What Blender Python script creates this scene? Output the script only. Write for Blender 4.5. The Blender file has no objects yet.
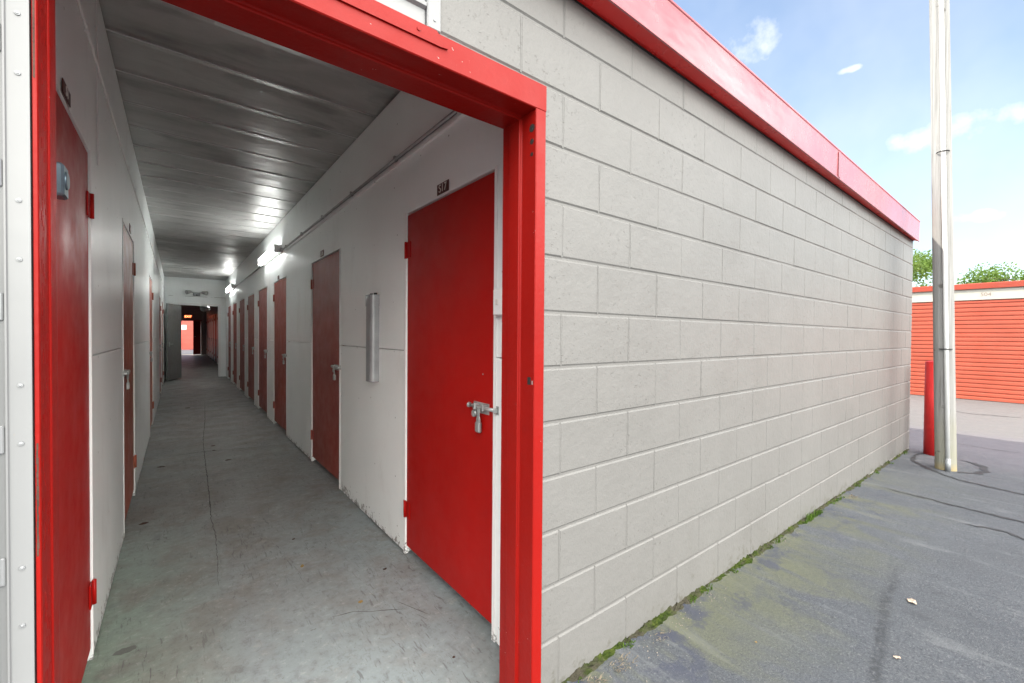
import bpy, bmesh, math, random
from mathutils import Vector, Matrix, noise as mnoise

random.seed(7)
R = math.radians
scene = bpy.context.scene
COL = scene.collection

# ------------------------------------------------------------------ measures
H = 1.3412            # camera height
D = 1.1564            # plane of the block wall
XR, XL = 1.145, -0.291  # corridor walls
YE = 15.5             # partition wall
YF = 29.6             # far end of the second corridor
ZC = 2.93             # corridor ceiling
XB = 7.14             # right end of the building
CZ, CX, CH = 2.2389, 1.1341, 0.2032   # block courses


def fz(y):            # corridor floor, a slight fall towards the yard
    return -0.072 + 0.0078 * (y - 1.5)


def gz(x):            # yard level
    pts = [(-40, .018), (1.0, .018), (7.2, -.022), (12, 0.0), (300, 0.0)]
    for (a, za), (b, zb) in zip(pts, pts[1:]):
        if x <= b:
            t = max(0, (x - a) / (b - a))
            return za + (zb - za) * t
    return 0.0


# ------------------------------------------------------------------ node helper
class NT:
    def __init__(self, name):
        self.m = bpy.data.materials.new(name)
        self.m.use_nodes = True
        self.t = self.m.node_tree
        self.b = self.t.nodes['Principled BSDF']
        self.co = self.n('ShaderNodeTexCoord').outputs['Object']
        self.geo = self.n('ShaderNodeNewGeometry')
        self.pos = self.geo.outputs['Position']

    def n(self, kind, **kw):
        nd = self.t.nodes.new(kind)
        for k, v in kw.items():
            setattr(nd, k, v)
        return nd

    def link(self, a, b):
        self.t.links.new(a, b)

    def put(self, sock, v):
        if isinstance(v, bpy.types.NodeSocket):
            self.link(v, sock)
        elif isinstance(v, (tuple, list)):
            sock.default_value = (*v, 1) if len(v) == 3 and sock.type == 'RGBA' else v
        else:
            sock.default_value = v

    def noise(self, scale, detail=4, rough=.55, vec=None, dist=0.0):
        nd = self.n('ShaderNodeTexNoise')
        nd.inputs['Scale'].default_value = scale
        nd.inputs['Detail'].default_value = detail
        nd.inputs['Roughness'].default_value = rough
        nd.inputs['Distortion'].default_value = dist
        self.link(vec or self.pos, nd.inputs['Vector'])
        return nd.outputs['Fac']

    def vor(self, scale, vec=None, feature='F1', rnd=1.0):
        nd = self.n('ShaderNodeTexVoronoi', feature=feature)
        nd.inputs['Scale'].default_value = scale
        nd.inputs['Randomness'].default_value = rnd
        self.link(vec or self.pos, nd.inputs['Vector'])
        return nd.outputs['Distance'], nd.outputs.get('Color')

    def ramp(self, fac, stops, interp='LINEAR'):
        nd = self.n('ShaderNodeValToRGB')
        nd.color_ramp.interpolation = interp
        el = nd.color_ramp.elements
        while len(el) < len(stops):
            el.new(.5)
        for e, (p, c) in zip(el, stops):
            e.position = p
            e.color = (c, c, c, 1) if not isinstance(c, (tuple, list)) else (*c, 1)
        self.link(fac, nd.inputs['Fac'])
        return nd.outputs['Color']

    def mix(self, fac, a, b, mode='MIX'):
        nd = self.n('ShaderNodeMix', data_type='RGBA', blend_type=mode)
        self.put(nd.inputs[0], fac)
        self.put(nd.inputs[6], a)
        self.put(nd.inputs[7], b)
        return nd.outputs[2]

    def math(self, op, a, b=0.0, clamp=False):
        nd = self.n('ShaderNodeMath', operation=op, use_clamp=clamp)
        self.put(nd.inputs[0], a)
        self.put(nd.inputs[1], b)
        return nd.outputs[0]

    def mapr(self, v, a, b, c=0.0, d=1.0):
        nd = self.n('ShaderNodeMapRange', clamp=True)
        self.put(nd.inputs[0], v)
        for i, x in enumerate((a, b, c, d)):
            nd.inputs[i + 1].default_value = x
        return nd.outputs[0]

    def sep(self, vec=None):
        nd = self.n('ShaderNodeSeparateXYZ')
        self.link(vec or self.pos, nd.inputs[0])
        return nd.outputs

    def scaled(self, s, vec=None):
        nd = self.n('ShaderNodeVectorMath', operation='MULTIPLY')
        self.link(vec or self.pos, nd.inputs[0])
        nd.inputs[1].default_value = s
        return nd.outputs[0]

    def bump(self, height, strength=.3, dist=.01):
        nd = self.n('ShaderNodeBump')
        nd.inputs['Strength'].default_value = strength
        nd.inputs['Distance'].default_value = dist
        prev = self.b.inputs['Normal'].links
        if prev:
            self.link(prev[0].from_socket, nd.inputs['Normal'])
        self.link(height, nd.inputs['Height'])
        self.link(nd.outputs[0], self.b.inputs['Normal'])

    def set(self, color=None, rough=None, metal=None, spec=None, coat=None):
        for k, v in (('Base Color', color), ('Roughness', rough), ('Metallic', metal),
                     ('Specular IOR Level', spec), ('Coat Weight', coat)):
            if v is not None:
                self.put(self.b.inputs[k], v)
        return self.m


def paint(name, col, rough=.45, var=.12, bump=.08, bscale=60, chips=None, chip_col=(.3, .28, .25), metal=0.0, stain=None):
    t = NT(name)
    n1 = t.noise(2.3, 5)
    dark = tuple(c * (1 - var) for c in col)
    lite = tuple(min(1, c * (1 + var * .6)) for c in col)
    c = t.mix(t.mapr(n1, .3, .7), dark, lite)
    if stain:
        s = t.noise(1.1, 8, .68, vec=t.scaled((1, 1, .35)))
        c = t.mix(t.mapr(s, .56, .74, 0, stain), c, tuple(x * .62 for x in col))
    r = t.mapr(t.noise(9, 4), .3, .7, rough * .85, min(1, rough * 1.15))
    if chips:
        ch = t.noise(38, 6, .7)
        lim = t.noise(3.1, 3)
        m = t.mapr(t.math('ADD', ch, t.math('MULTIPLY', lim, .35)), chips, chips + .02)
        c = t.mix(m, c, chip_col)
    t.bump(t.noise(bscale, 3), bump, .004)
    return t.set(c, r, metal)


# ------------------------------------------------------------------ materials
M = {}


def mat_block():
    t = NT('painted_block')
    x, y, z = t.sep()
    big = t.noise(.9, 5)
    c = t.mix(t.mapr(big, .3, .7), (.148, .145, .140), (.168, .165, .160))
    # faint vertical weather streaks and grime patches
    st = t.noise(1.0, 6, .6, vec=t.scaled((5, 5, .5)))
    c = t.mix(t.mapr(st, .52, .8, 0, .28), c, (.117, .111, .102))
    c = t.mix(t.mapr(t.noise(4.2, 5, .6), .35, .65, 0, .35), c, (.179, .176, .171))
    lo = t.mapr(z, .22, .0)
    sl = t.mapr(t.math('ADD', t.noise(17, 7, .72), t.math('MULTIPLY', lo, .16)), .66, .74)
    c = t.mix(t.math('MULTIPLY', sl, t.math('MULTIPLY', lo, .7, True)), c, (.088, .084, .066))
    pit = t.mapr(t.noise(80, 2), .655, .69)
    area = t.mapr(t.noise(2.2, 3), .42, .62)
    pits = t.math('MULTIPLY', pit, area)
    c = t.mix(t.math('MULTIPLY', pits, .4), c, (.08, .074, .065))
    t.bump(t.noise(6, 4, .5), .35, .012)
    t.bump(t.noise(150, 4, .6), .3, .003)
    t.bump(t.noise(34, 5, .65), .42, .006)
    t.bump(t.math('SUBTRACT', 1.0, pits), .45, .004)
    return t.set(c, .5, spec=.35)


def mat_red(name, col, rough, bump=.1, bs=70, chip=None, spec=.5, wear=.25, streaks=False):
    t = NT(name)
    c = t.mix(t.mapr(t.noise(1.6, 6), .3, .75), tuple(v * .86 for v in col), tuple(min(1, v * 1.08) for v in col))
    # dulled rub marks
    sc = t.noise(3.0, 7, .7, vec=t.scaled((1, 1, .25)))
    c = t.mix(t.mapr(sc, .58, .75, 0, wear), c, tuple(v * .7 + .008 for v in col))
    if streaks:
        sv = t.noise(1.0, 6, .65, vec=t.scaled((7, 7, .6)))
        c = t.mix(t.mapr(sv, .5, .7, 0, .5), c, tuple(v * .72 for v in col))
        c = t.mix(t.mapr(sv, .42, .28, 0, .5), c, tuple(min(1, v * 1.15 + .06) for v in col))
        t.bump(t.noise(1.0, 3, .5, vec=t.scaled((1.6, 1, 5))), .35, .02)
    if chip:
        k = t.mapr(t.math('ADD', t.noise(60, 5, .7), t.math('MULTIPLY', t.noise(4, 3), .3)), chip, chip + .015)
        c = t.mix(k, c, (.55, .5, .47))
    t.bump(t.noise(bs, 3), bump, .003)
    return t.set(c, t.mapr(t.noise(7, 5, .6), .3, .7, rough * .8, rough * 1.25), spec=spec)


def mat_asphalt():
    t = NT('asphalt')
    x, y, z = t.sep()
    ag = t.math('ADD', t.math('MULTIPLY', t.noise(170, 3, .7), .6), t.math('MULTIPLY', t.noise(75, 4, .75), .4))
    big = t.noise(.8, 6, .6)
    mid = t.noise(4.5, 6, .65)
    c = t.mix(t.mapr(big, .3, .7), (.055, .062, .073), (.090, .099, .113))
    c = t.mix(t.mapr(mid, .35, .7, 0, .6), c, (.085, .091, .10))
    # worn pale aggregate
    c = t.mix(t.mapr(ag, .53, .63, 0, .7), c, (.18, .184, .187))
    c = t.mix(t.mapr(ag, .47, .38, 0, .75), c, (.03, .033, .04))
    sw = t.noise(1.0, 8, .7, vec=t.scaled((7, 1.3, 1)), dist=.5)
    c = t.mix(t.mapr(sw, .56, .70, 0, .6), c, (.165, .172, .18))
    c = t.mix(t.mapr(sw, .42, .30, 0, .55), c, (.043, .046, .053))
    # moss and algae film near the wall foot
    dist = t.math('SUBTRACT', 1.16, y)
    wob = t.math('ADD', dist, t.math('MULTIPLY', t.math('SUBTRACT', t.noise(1.7, 5, .6), .5), .9))
    near = t.mapr(wob, .72, .05)
    xm = t.mapr(x, 6.3, 4.4)
    band = t.math('MULTIPLY', t.math('MULTIPLY', near, xm), t.mapr(y, 1.5, 1.2))
    streak = t.noise(1.0, 7, .62, vec=t.scaled((4.5, 1.6, 1)), dist=.6)
    alg = t.math('MULTIPLY', band, t.mapr(streak, .44, .58))
    alg = t.math('MULTIPLY', alg, t.mapr(ag, .36, .56, .45, 1.0))
    c = t.mix(t.math('MULTIPLY', alg, .85), c, (.115, .12, .068))
    bl = t.math('MULTIPLY', t.mapr(wob, .42, .05), t.mapr(t.noise(6, 6, .7), .52, .60))
    c = t.mix(t.math('MULTIPLY', t.math('MULTIPLY', bl, xm), .8), c, (.045, .05, .08))
    # damp dark streak running away from the wall
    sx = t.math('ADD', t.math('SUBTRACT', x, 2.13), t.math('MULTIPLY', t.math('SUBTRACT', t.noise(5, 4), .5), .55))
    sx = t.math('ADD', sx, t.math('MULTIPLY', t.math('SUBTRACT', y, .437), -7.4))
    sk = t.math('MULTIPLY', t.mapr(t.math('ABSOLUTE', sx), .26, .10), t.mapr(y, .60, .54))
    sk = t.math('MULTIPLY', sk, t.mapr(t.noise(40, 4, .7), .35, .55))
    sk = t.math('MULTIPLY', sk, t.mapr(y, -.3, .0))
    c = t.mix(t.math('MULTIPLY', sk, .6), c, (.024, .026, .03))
    # lilac tint of the farther surface
    far = t.mapr(t.math('ADD', x, t.math('MULTIPLY', t.noise(1.2, 4), 1.0)), 7.0, 8.2)
    c = t.mix(t.math('MULTIPLY', far, .75), c, (.135, .125, .142))
    far2 = t.mapr(t.math('ADD', x, t.math('MULTIPLY', t.noise(1.6, 4), .6)), 8.9, 9.5)
    c = t.mix(t.math('MULTIPLY', far2, t.mapr(t.noise(22, 5, .7), .3, .7, .35, 1)), c, (.13, .128, .123))
    t.bump(ag, .9, .007)
    t.bump(mid, .25, .02)
    return t.set(c, t.mapr(mid, .3, .7, .6, .85), spec=.35)


def mat_floor():
    t = NT('painted_concrete')
    x, y, z = t.sep()
    big = t.noise(.9, 6, .6)
    c = t.mix(t.mapr(big, .3, .7), (.215, .258, .268), (.30, .345, .358))
    # brown grey wear along the walked middle; loss of daylight further in painted too
    mid = t.mapr(t.math('ABSOLUTE', t.math('SUBTRACT', x, .42)), .62, .1)
    wear = t.math('MULTIPLY', t.math('MULTIPLY', mid, t.mapr(y, 1.9, 3.6)), t.mapr(t.noise(2.2, 7, .65), .32, .62))
    c = t.mix(t.math('MULTIPLY', wear, .85), c, (.20, .19, .18))
    deep = t.mapr(t.math('ADD', y, t.math('MULTIPLY', t.noise(1.5, 4), 1.5)), 2.9, 5.5)  # duller inward: fading daylight put into the colour along with wear
    c = t.mix(t.math('MULTIPLY', deep, .7), c, (.215, .212, .205))
    # green tint of old paint by the left wall
    gr = t.math('MULTIPLY', t.mapr(x, .25, -.3), t.mapr(y, 4.6, 2.2))
    c = t.mix(t.math('MULTIPLY', gr, .75), c, (.20, .285, .19))
    sm = t.noise(5.5, 8, .7, dist=.5)
    c = t.mix(t.mapr(sm, .55, .72, 0, .7), c, (.145, .15, .155))
    br = t.noise(3.1, 9, .72, dist=.4)
    c = t.mix(t.math('MULTIPLY', t.mapr(br, .46, .60, 0, .75), t.mapr(y, 1.9, 3.2, .45, 1)), c, (.185, .170, .152))
    gn = t.noise(26, 8, .78)
    c = t.mix(t.mapr(gn, .52, .66, 0, .6), c, (.13, .13, .13))
    c = t.mix(t.mapr(gn, .44, .34, 0, .3), c, (.50, .51, .51))
    # fine scratches and scuffs
    for ang, sc in ((.5, 3.0), (1.35, 4.0), (2.4, 3.4)):
        mp = t.n('ShaderNodeMapping')
        mp.inputs['Rotation'].default_value = (0, 0, ang)
        mp.inputs['Scale'].default_value = (sc * 14, sc * 2.2, 1)
        t.link(t.pos, mp.inputs[0])
        s = t.noise(1.0, 4, .6, vec=mp.outputs[0], dist=1.2)
        patch = t.mapr(t.noise(1.4 + ang * .2, 4), .44, .56)
        c = t.mix(t.math('MULTIPLY', t.mapr(s, .62, .66, 0, .65), patch), c, (.10, .10, .105))
    spk = t.mapr(t.noise(55, 4, .7), .655, .69)
    c = t.mix(t.math('MULTIPLY', spk, .6), c, (.09, .085, .08))
    dust = t.mapr(t.noise(12, 6, .7), .60, .72, 0, .35)
    c = t.mix(dust, c, (.42, .40, .37))
    t.bump(t.noise(14, 6, .6), .12, .008)
    return t.set(c, t.mapr(t.noise(3.3, 6, .65), .3, .7, .38, .66), spec=.4)


def mat_ceiling():
    t = NT('metal_ceiling')
    x, y, z = t.sep()
    a = t.noise(1.0, 7, .65, vec=t.scaled((1.3, 3.2, 1)), dist=.4)
    c = t.mix(t.mapr(a, .32, .72), (.36, .356, .348), (.56, .555, .545))
    soot = t.noise(2.0, 5, .55, vec=t.scaled((1, 2.4, 1)), dist=.3)
    c = t.mix(t.mapr(soot, .52, .76, 0, .6), c, (.085, .08, .075))
    sp = t.mapr(t.noise(20, 5, .7), .69, .73, 0, .7)
    c = t.mix(sp, c, (.6, .59, .57))
    t.bump(t.noise(1.0, 3, .5, vec=t.scaled((1.6, 9, 1))), .5, .012)
    t.bump(t.noise(35, 3), .06, .003)
    return t.set(c, t.mapr(t.noise(4, 5), .3, .7, .30, .48), .5)


def mat_white(name, col=(.72, .72, .71), rough=.36, scuff=.35):
    t = NT(name)
    c = t.mix(t.mapr(t.noise(1.2, 5), .3, .7), tuple(v * .95 for v in col), tuple(v * 1.04 for v in col))
    sc = t.noise(1.6, 8, .7, vec=t.scaled((1.4, 1.4, .7)))
    c = t.mix(t.mapr(sc, .58, .76, 0, scuff), c, (.50, .485, .46))
    mk = t.mapr(t.noise(46, 5, .7), .715, .74, 0, .7)
    c = t.mix(mk, c, (.25, .24, .22))
    yz = t.n('ShaderNodeCombineXYZ')
    sx, sy_, sz = t.sep()
    t.link(sy_, yz.inputs[0])
    t.link(sz, yz.inputs[1])
    vd = t.n('ShaderNodeTexVoronoi', voronoi_dimensions='2D')
    vd.inputs['Scale'].default_value = 2.6
    vd.inputs['Randomness'].default_value = .35
    t.link(yz.outputs[0], vd.inputs['Vector'])
    dots = t.math('MULTIPLY', t.mapr(vd.outputs['Distance'], .016, .011), t.mapr(t.noise(2.1, 2), .44, .46))
    c = t.mix(t.math('MULTIPLY', dots, .75), c, (.20, .19, .18))
    # chipped edge of the sheets along the floor
    x, y, z = t.sep()
    lo = t.mapr(z, .085, -.03)
    cp = t.mapr(t.math('ADD', t.noise(24, 6, .7), t.math('MULTIPLY', lo, .24)), .735, .765)
    c = t.mix(t.math('MULTIPLY', cp, .85), c, (.17, .16, .15))
    t.bump(t.noise(2.0, 4, .5), .25, .02)
    t.bump(t.noise(90, 3), .05, .002)
    return t.set(c, t.mapr(t.noise(5, 4), .3, .7, rough * .85, rough * 1.2), spec=.5)


def mat_wood():
    t = NT('weathered_wood')
    v = t.scaled((55, 55, 1.1), t.co)
    g = t.noise(1.0, 8, .65, vec=v, dist=.4)
    c = t.ramp(g, [(.30, (.13, .126, .12)), (.42, (.25, .245, .236)), (.6, (.31, .305, .295)), (.75, (.37, .363, .35))])
    x, y, z = t.sep(t.co)
    k = t.noise(2.2, 5)
    c = t.mix(t.mapr(t.math('ADD', z, t.math('MULTIPLY', k, 1.2)), 1.35, .3, 0, .55), c, (.25, .24, .11))
    c = t.mix(t.mapr(t.math('ADD', z, t.math('MULTIPLY', k, .1)), .14, .05, 0, .6), c, (.42, .30, .12))
    kn = t.mapr(t.noise(7, 3), .68, .74, 0, .8)
    c = t.mix(kn, c, (.10, .09, .08))
    t.bump(g, .6, .01)
    return t.set(c, .85, spec=.2)


def mat_plain(name, col, rough=.5, metal=0.0, var=.15, spec=.5, bump=.1, bs=50):
    t = NT(name)
    c = t.mix(t.mapr(t.noise(11, 5), .3, .7), tuple(v * (1 - var) for v in col), tuple(min(1, v * (1 + var)) for v in col))
    t.bump(t.noise(bs, 3), bump, .003)
    return t.set(c, rough, metal, spec=spec)


def mat_emit(name, col, strength):
    t = NT(name)
    t.set((.8, .8, .8), .4)
    t.b.inputs['Emission Color'].default_value = (*col, 1)
    t.b.inputs['Emission Strength'].default_value = strength
    return t.m


def mat_leaf(name, a, b):
    t = NT(name)
    n = t.noise(1.3, 3)
    r = t.n('ShaderNodeObjectInfo').outputs['Random']
    c = t.mix(t.mapr(n, .3, .7), a, b)
    f = t.noise(14, 2)
    c = t.mix(t.mapr(f, .4, .7, 0, .6), c, tuple(min(1, v * 1.6) for v in b))
    t.set(c, .55, spec=.3)
    tr = t.n('ShaderNodeBsdfTranslucent')
    t.link(c, tr.inputs[0])
    mx = t.n('ShaderNodeMixShader')
    mx.inputs[0].default_value = .4
    t.link(t.b.outputs[0], mx.inputs[1])
    t.link(tr.outputs[0], mx.inputs[2])
    t.link(mx.outputs[0], t.t.nodes['Material Output'].inputs[0])
    return t.m


def mat_moss():
    t = NT('moss')
    n = t.noise(30, 6, .7)
    c = t.ramp(n, [(.3, (.012, .018, .006)), (.5, (.034, .052, .010)), (.68, (.07, .085, .02))])
    br = t.mapr(t.noise(6, 5, .7), .44, .58)
    c = t.mix(br, c, (.06, .055, .04))
    t.bump(n, 1.0, .02)
    return t.set(c, .95, spec=.1)


LAMP = 8.5
M['block'] = mat_block()
M['frame_red'] = mat_red('red_frame_paint', (.27, .0065, .0045), .40, .35, 55, chip=.875, spec=.2, wear=.08)
M['door_red'] = mat_red('red_door_paint', (.38, .0055, .004), .42, .06, 40, chip=.955, spec=.22, wear=.06)
M['fascia_red'] = mat_red('pale_red_metal', (.44, .115, .13), .24, .04, 30, spec=.8, wear=.1, streaks=True)  # fascia face, paler and pinker than the soffit metal
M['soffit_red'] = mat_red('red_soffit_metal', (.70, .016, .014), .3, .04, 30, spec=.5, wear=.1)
M['door_hall_tone'] = mat_red('red_door_paint_hall_light', (.30, .048, .031), .40, .06, 40, chip=.955, spec=.4, wear=.15)  # same red door paint, browner cast of the corridor light put into colour
M['door_warm_tone'] = mat_red('red_door_paint_warm_light', (.38, .085, .042), .40, .06, 40, chip=.955, spec=.4, wear=.15)  # same red door paint again, warmer light put into the colour
M['door_lit_tone'] = mat_red('red_door_paint_orange_light', (.48, .13, .09), .40, .06, 40, spec=.4)  # door red brightened, orange light of the far passage put into the colour
M['bright_shutter'] = mat_red('brightened_shutter_paint', (.55, .095, .07), .5, .05, 40)  # orange shutter paint lightened, outdoor brightness put into the colour
M['bollard_red'] = mat_red('red_bollard_paint', (.60, .02, .02), .45, .1, 40)
M['orange'] = mat_red('orange_red_shutter', (.36, .068, .037), .5, .05, 40)
M['orange_trim'] = mat_red('orange_red_trim', (.31, .042, .02), .5, .05, 40)
M['white_wall'] = mat_white('white_wall_paint', (.85, .885, .88), .34)
M['white_trim'] = mat_white('white_trim_paint', (.82, .82, .815), .4, .2)
M['white_track'] = mat_white('white_steel_paint', (.225, .23, .235), .32, .2)
M['cream'] = mat_plain('cream_band_paint', (.40, .38, .33), .6, 0, .05)
M['ceiling'] = mat_ceiling()
M['floor'] = mat_floor()
M['asphalt'] = mat_asphalt()
M['steel'] = mat_plain('zinc_steel', (.40, .42, .415), .34, .55, .25)
M['bluesteel'] = mat_plain('blued_steel', (.22, .30, .36), .3, .8, .25)
M['galv'] = mat_plain('grey_metal', (.30, .31, .32), .42, .35, .15)
M['conduit'] = mat_plain('grey_conduit', (.40, .40, .40), .4, .6, .15)
M['dark'] = mat_plain('dark_void', (.012, .012, .012), .8)
M['rust'] = mat_plain('chipped_bare_metal', (.07, .035, .025), .8, .2, .4, bump=.8, bs=120)
M['plate'] = mat_plain('dark_plate', (.075, .020, .016), .5)
M['letter'] = mat_plain('pale_lettering', (.72, .68, .64), .5)
M['ink'] = mat_plain('dark_lettering', (.05, .05, .05), .6)
M['grey_wall'] = mat_white('grey_wall_paint', (.34, .34, .335), .5, .3)
M['grey_door'] = mat_plain('grey_door_paint', (.17, .175, .17), .42, 0, .12)
M['wood'] = mat_wood()
M['pvc'] = mat_plain('white_pvc', (.66, .66, .65), .4, 0, .05)
M['tar'] = mat_plain('tar', (.030, .032, .036), .7, 0, .4, bump=.6, bs=60)
M['crack'] = mat_plain('crack_dirt', (.05, .047, .045), .9, 0, .4)
M['moss'] = mat_moss()
M['spot'] = mat_plain('dark_spot', (.13, .14, .13), .7)
M['faint'] = mat_plain('faded_lettering', (.22, .17, .15), .6)
M['grass'] = mat_leaf('grass_blade', (.05, .10, .014), (.085, .15, .022))
M['leaf'] = mat_leaf('tree_leaf', (.065, .13, .022), (.12, .19, .035))
M['bark'] = mat_plain('bark', (.13, .10, .075), .9, 0, .3, bump=.8, bs=30)
M['dryleaf'] = mat_plain('dry_leaf', (.42, .33, .26), .7, 0, .2)
M['ochre'] = mat_plain('ochre_leaf', (.34, .22, .07), .8, 0, .3)
M['straw'] = mat_plain('dead_straw', (.20, .165, .12), .9, 0, .3)
M['tube'] = mat_emit('lit_tube', (.93, .97, 1.0), LAMP)
M['exit'] = mat_emit('lit_exit_letters', (1.0, .16, .06), 5.0)
M['roof'] = mat_plain('roof_membrane', (.45, .45, .45), .8)
M['debris'] = mat_plain('pale_grit', (.22, .19, .16), .9, 0, .3)


# ------------------------------------------------------------------ mesh helper
class MB:
    def __init__(self):
        self.bm = bmesh.new()

    def quad(self, *ps):
        return self.bm.faces.new([self.bm.verts.new(p) for p in ps])

    def box(self, a, b, bev=0.0, M4=None, seg=1):
        (x0, y0, z0), (x1, y1, z1) = a, b
        v = [self.bm.verts.new(p) for p in
             [(x0, y0, z0), (x1, y0, z0), (x1, y1, z0), (x0, y1, z0), (x0, y0, z1), (x1, y0, z1), (x1, y1, z1), (x0, y1, z1)]]
        fs = [self.bm.faces.new([v[i] for i in q]) for q in
              [(0, 3, 2, 1), (4, 5, 6, 7), (0, 1, 5, 4), (1, 2, 6, 5), (2, 3, 7, 6), (3, 0, 4, 7)]]
        vs = v
        if bev > 0:
            es = list({e for f in fs for e in f.edges})
            r = bmesh.ops.bevel(self.bm, geom=es, offset=bev, segments=seg, affect='EDGES', profile=.5)
            vs = list({w for f in r['faces'] for w in f.verts} | {w for w in v if w.is_valid})
        if M4:
            bmesh.ops.transform(self.bm, matrix=M4, verts=vs)
        return self

    def tube(self, p0, p1, r0, r1=None, n=12, caps=True):
        r1 = r0 if r1 is None else r1
        p0, p1 = Vector(p0), Vector(p1)
        d = (p1 - p0).normalized()
        u = d.orthogonal().normalized()
        w = d.cross(u)
        a, b = [], []
        for i in range(n):
            t = 2 * math.pi * i / n
            o = u * math.cos(t) + w * math.sin(t)
            a.append(self.bm.verts.new(p0 + o * r0))
            b.append(self.bm.verts.new(p1 + o * r1))
        for i in range(n):
            f = self.bm.faces.new((a[i], a[(i + 1) % n], b[(i + 1) % n], b[i]))
            f.smooth = True
        if caps:
            self.bm.faces.new(a[::-1])
            self.bm.faces.new(b)
        return self

    def path(self, pts, r, n=8):
        pts = [Vector(p) for p in pts]
        rings = []
        for i, p in enumerate(pts):
            d = (pts[min(i + 1, len(pts) - 1)] - pts[max(i - 1, 0)]).normalized()
            up = Vector((0, 0, 1)) if abs(d.z) < .9 else Vector((1, 0, 0))
            u = d.cross(up).normalized()
            w = d.cross(u)
            rr = r[i] if isinstance(r, (list, tuple)) else r
            rings.append([self.bm.verts.new(p + (u * math.cos(2 * math.pi * k / n) + w * math.sin(2 * math.pi * k / n)) * rr) for k in range(n)])
        for a, b in zip(rings, rings[1:]):
            for k in range(n):
                f = self.bm.faces.new((a[k], a[(k + 1) % n], b[(k + 1) % n], b[k]))
                f.smooth = True
        self.bm.faces.new(rings[0][::-1])
        self.bm.faces.new(rings[-1])
        return self

    def prism(self, poly, axis, a, b):
        """extrude a 2-D polygon along an axis (0 x, 1 y, 2 z)"""
        def P(u, v, w):
            return [(w, u, v), (u, w, v), (u, v, w)][axis]
        A = [self.bm.verts.new(P(u, v, a)) for u, v in poly]
        B = [self.bm.verts.new(P(u, v, b)) for u, v in poly]
        n = len(poly)
        for i in range(n):
            self.bm.faces.new((A[i], A[(i + 1) % n], B[(i + 1) % n], B[i]))
        self.bm.faces.new(A[::-1])
        self.bm.faces.new(B)
        return self

    def sphere(self, c, r, sc=(1, 1, 1), u=12, v=8):
        m = Matrix.Translation(c) @ Matrix.Diagonal((r * sc[0], r * sc[1], r * sc[2], 1))
        bmesh.ops.create_uvsphere(self.bm, u_segments=u, v_segments=v, radius=1, matrix=m)
        return self

    def build(self, name, mat, parent=None, loc=None, smooth=False, recalc=True):
        if recalc:
            bmesh.ops.recalc_face_normals(self.bm, faces=self.bm.faces)
        if smooth:
            for f in self.bm.faces:
                f.smooth = True
        me = bpy.data.meshes.new(name)
        self.bm.to_mesh(me)
        self.bm.free()
        me.materials.append(mat)
        o = bpy.data.objects.new(name, me)
        COL.objects.link(o)
        if parent:
            o.parent = parent
        if loc:
            o.location = loc
        return o


def tag(o, label=None, cat=None, group=None, kind=None):
    kind = kind or ('thing' if cat else None)
    for k, v in (('label', label), ('category', cat), ('group', group), ('kind', kind)):
        if v:
            o[k] = v
    return o


def thing(name, label, cat, loc=(0, 0, 0), rz=0.0, group=None):
    o = bpy.data.objects.new(name, None)
    o.empty_display_size = .1
    COL.objects.link(o)
    o.location = loc
    o.rotation_euler.z = rz
    return tag(o, label, cat, group, 'thing')


def text_mesh(name, body, size, mat, parent, matrix, depth=.0008):
    cu = bpy.data.curves.new(name, 'FONT')
    cu.body = body
    cu.size = size
    cu.align_x = 'CENTER'
    cu.align_y = 'CENTER'
    cu.extrude = depth
    tmp = bpy.data.objects.new('tmp', cu)
    COL.objects.link(tmp)
    dg = bpy.context.evaluated_depsgraph_get()
    me = bpy.data.meshes.new_from_object(tmp.evaluated_get(dg))
    bpy.data.objects.remove(tmp)
    me.transform(matrix)
    me.name = name
    me.materials.clear()
    me.materials.append(mat)
    o = bpy.data.objects.new(name, me)
    COL.objects.link(o)
    o.parent = parent
    return o


# ------------------------------------------------------------------ the yard
def build_ground():
    b = MB()
    xs = [-160, -60, -20, -14, -6, -2, 0, 1, 2, 3.2, 4.4, 5.6, XB, 8, 9, 10.5, 12, 13.75, 20, 60, 200]
    ys = [-160, -60, -20, -8, -3, -1, 0, .5, 1.17, 5, 12, 20, YF + .15, 60, 200]
    vs = {}

    def v(i, j):
        if (i, j) not in vs:
            z = gz(xs[i])
            if ys[j] > 28:
                z += .14
            vs[i, j] = b.bm.verts.new((xs[i], ys[j], z))
        return vs[i, j]
    for i in range(len(xs) - 1):
        for j in range(len(ys) - 1):
            if xs[i] >= -14 and xs[i + 1] <= XB + .01 and ys[j] >= 1.16 and ys[j + 1] <= YF + .2:
                continue
            b.bm.faces.new((v(i, j), v(i + 1, j), v(i + 1, j + 1), v(i, j + 1)))
    tag(b.build('asphalt_yard', M['asphalt']), kind='structure')


build_ground()


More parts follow.
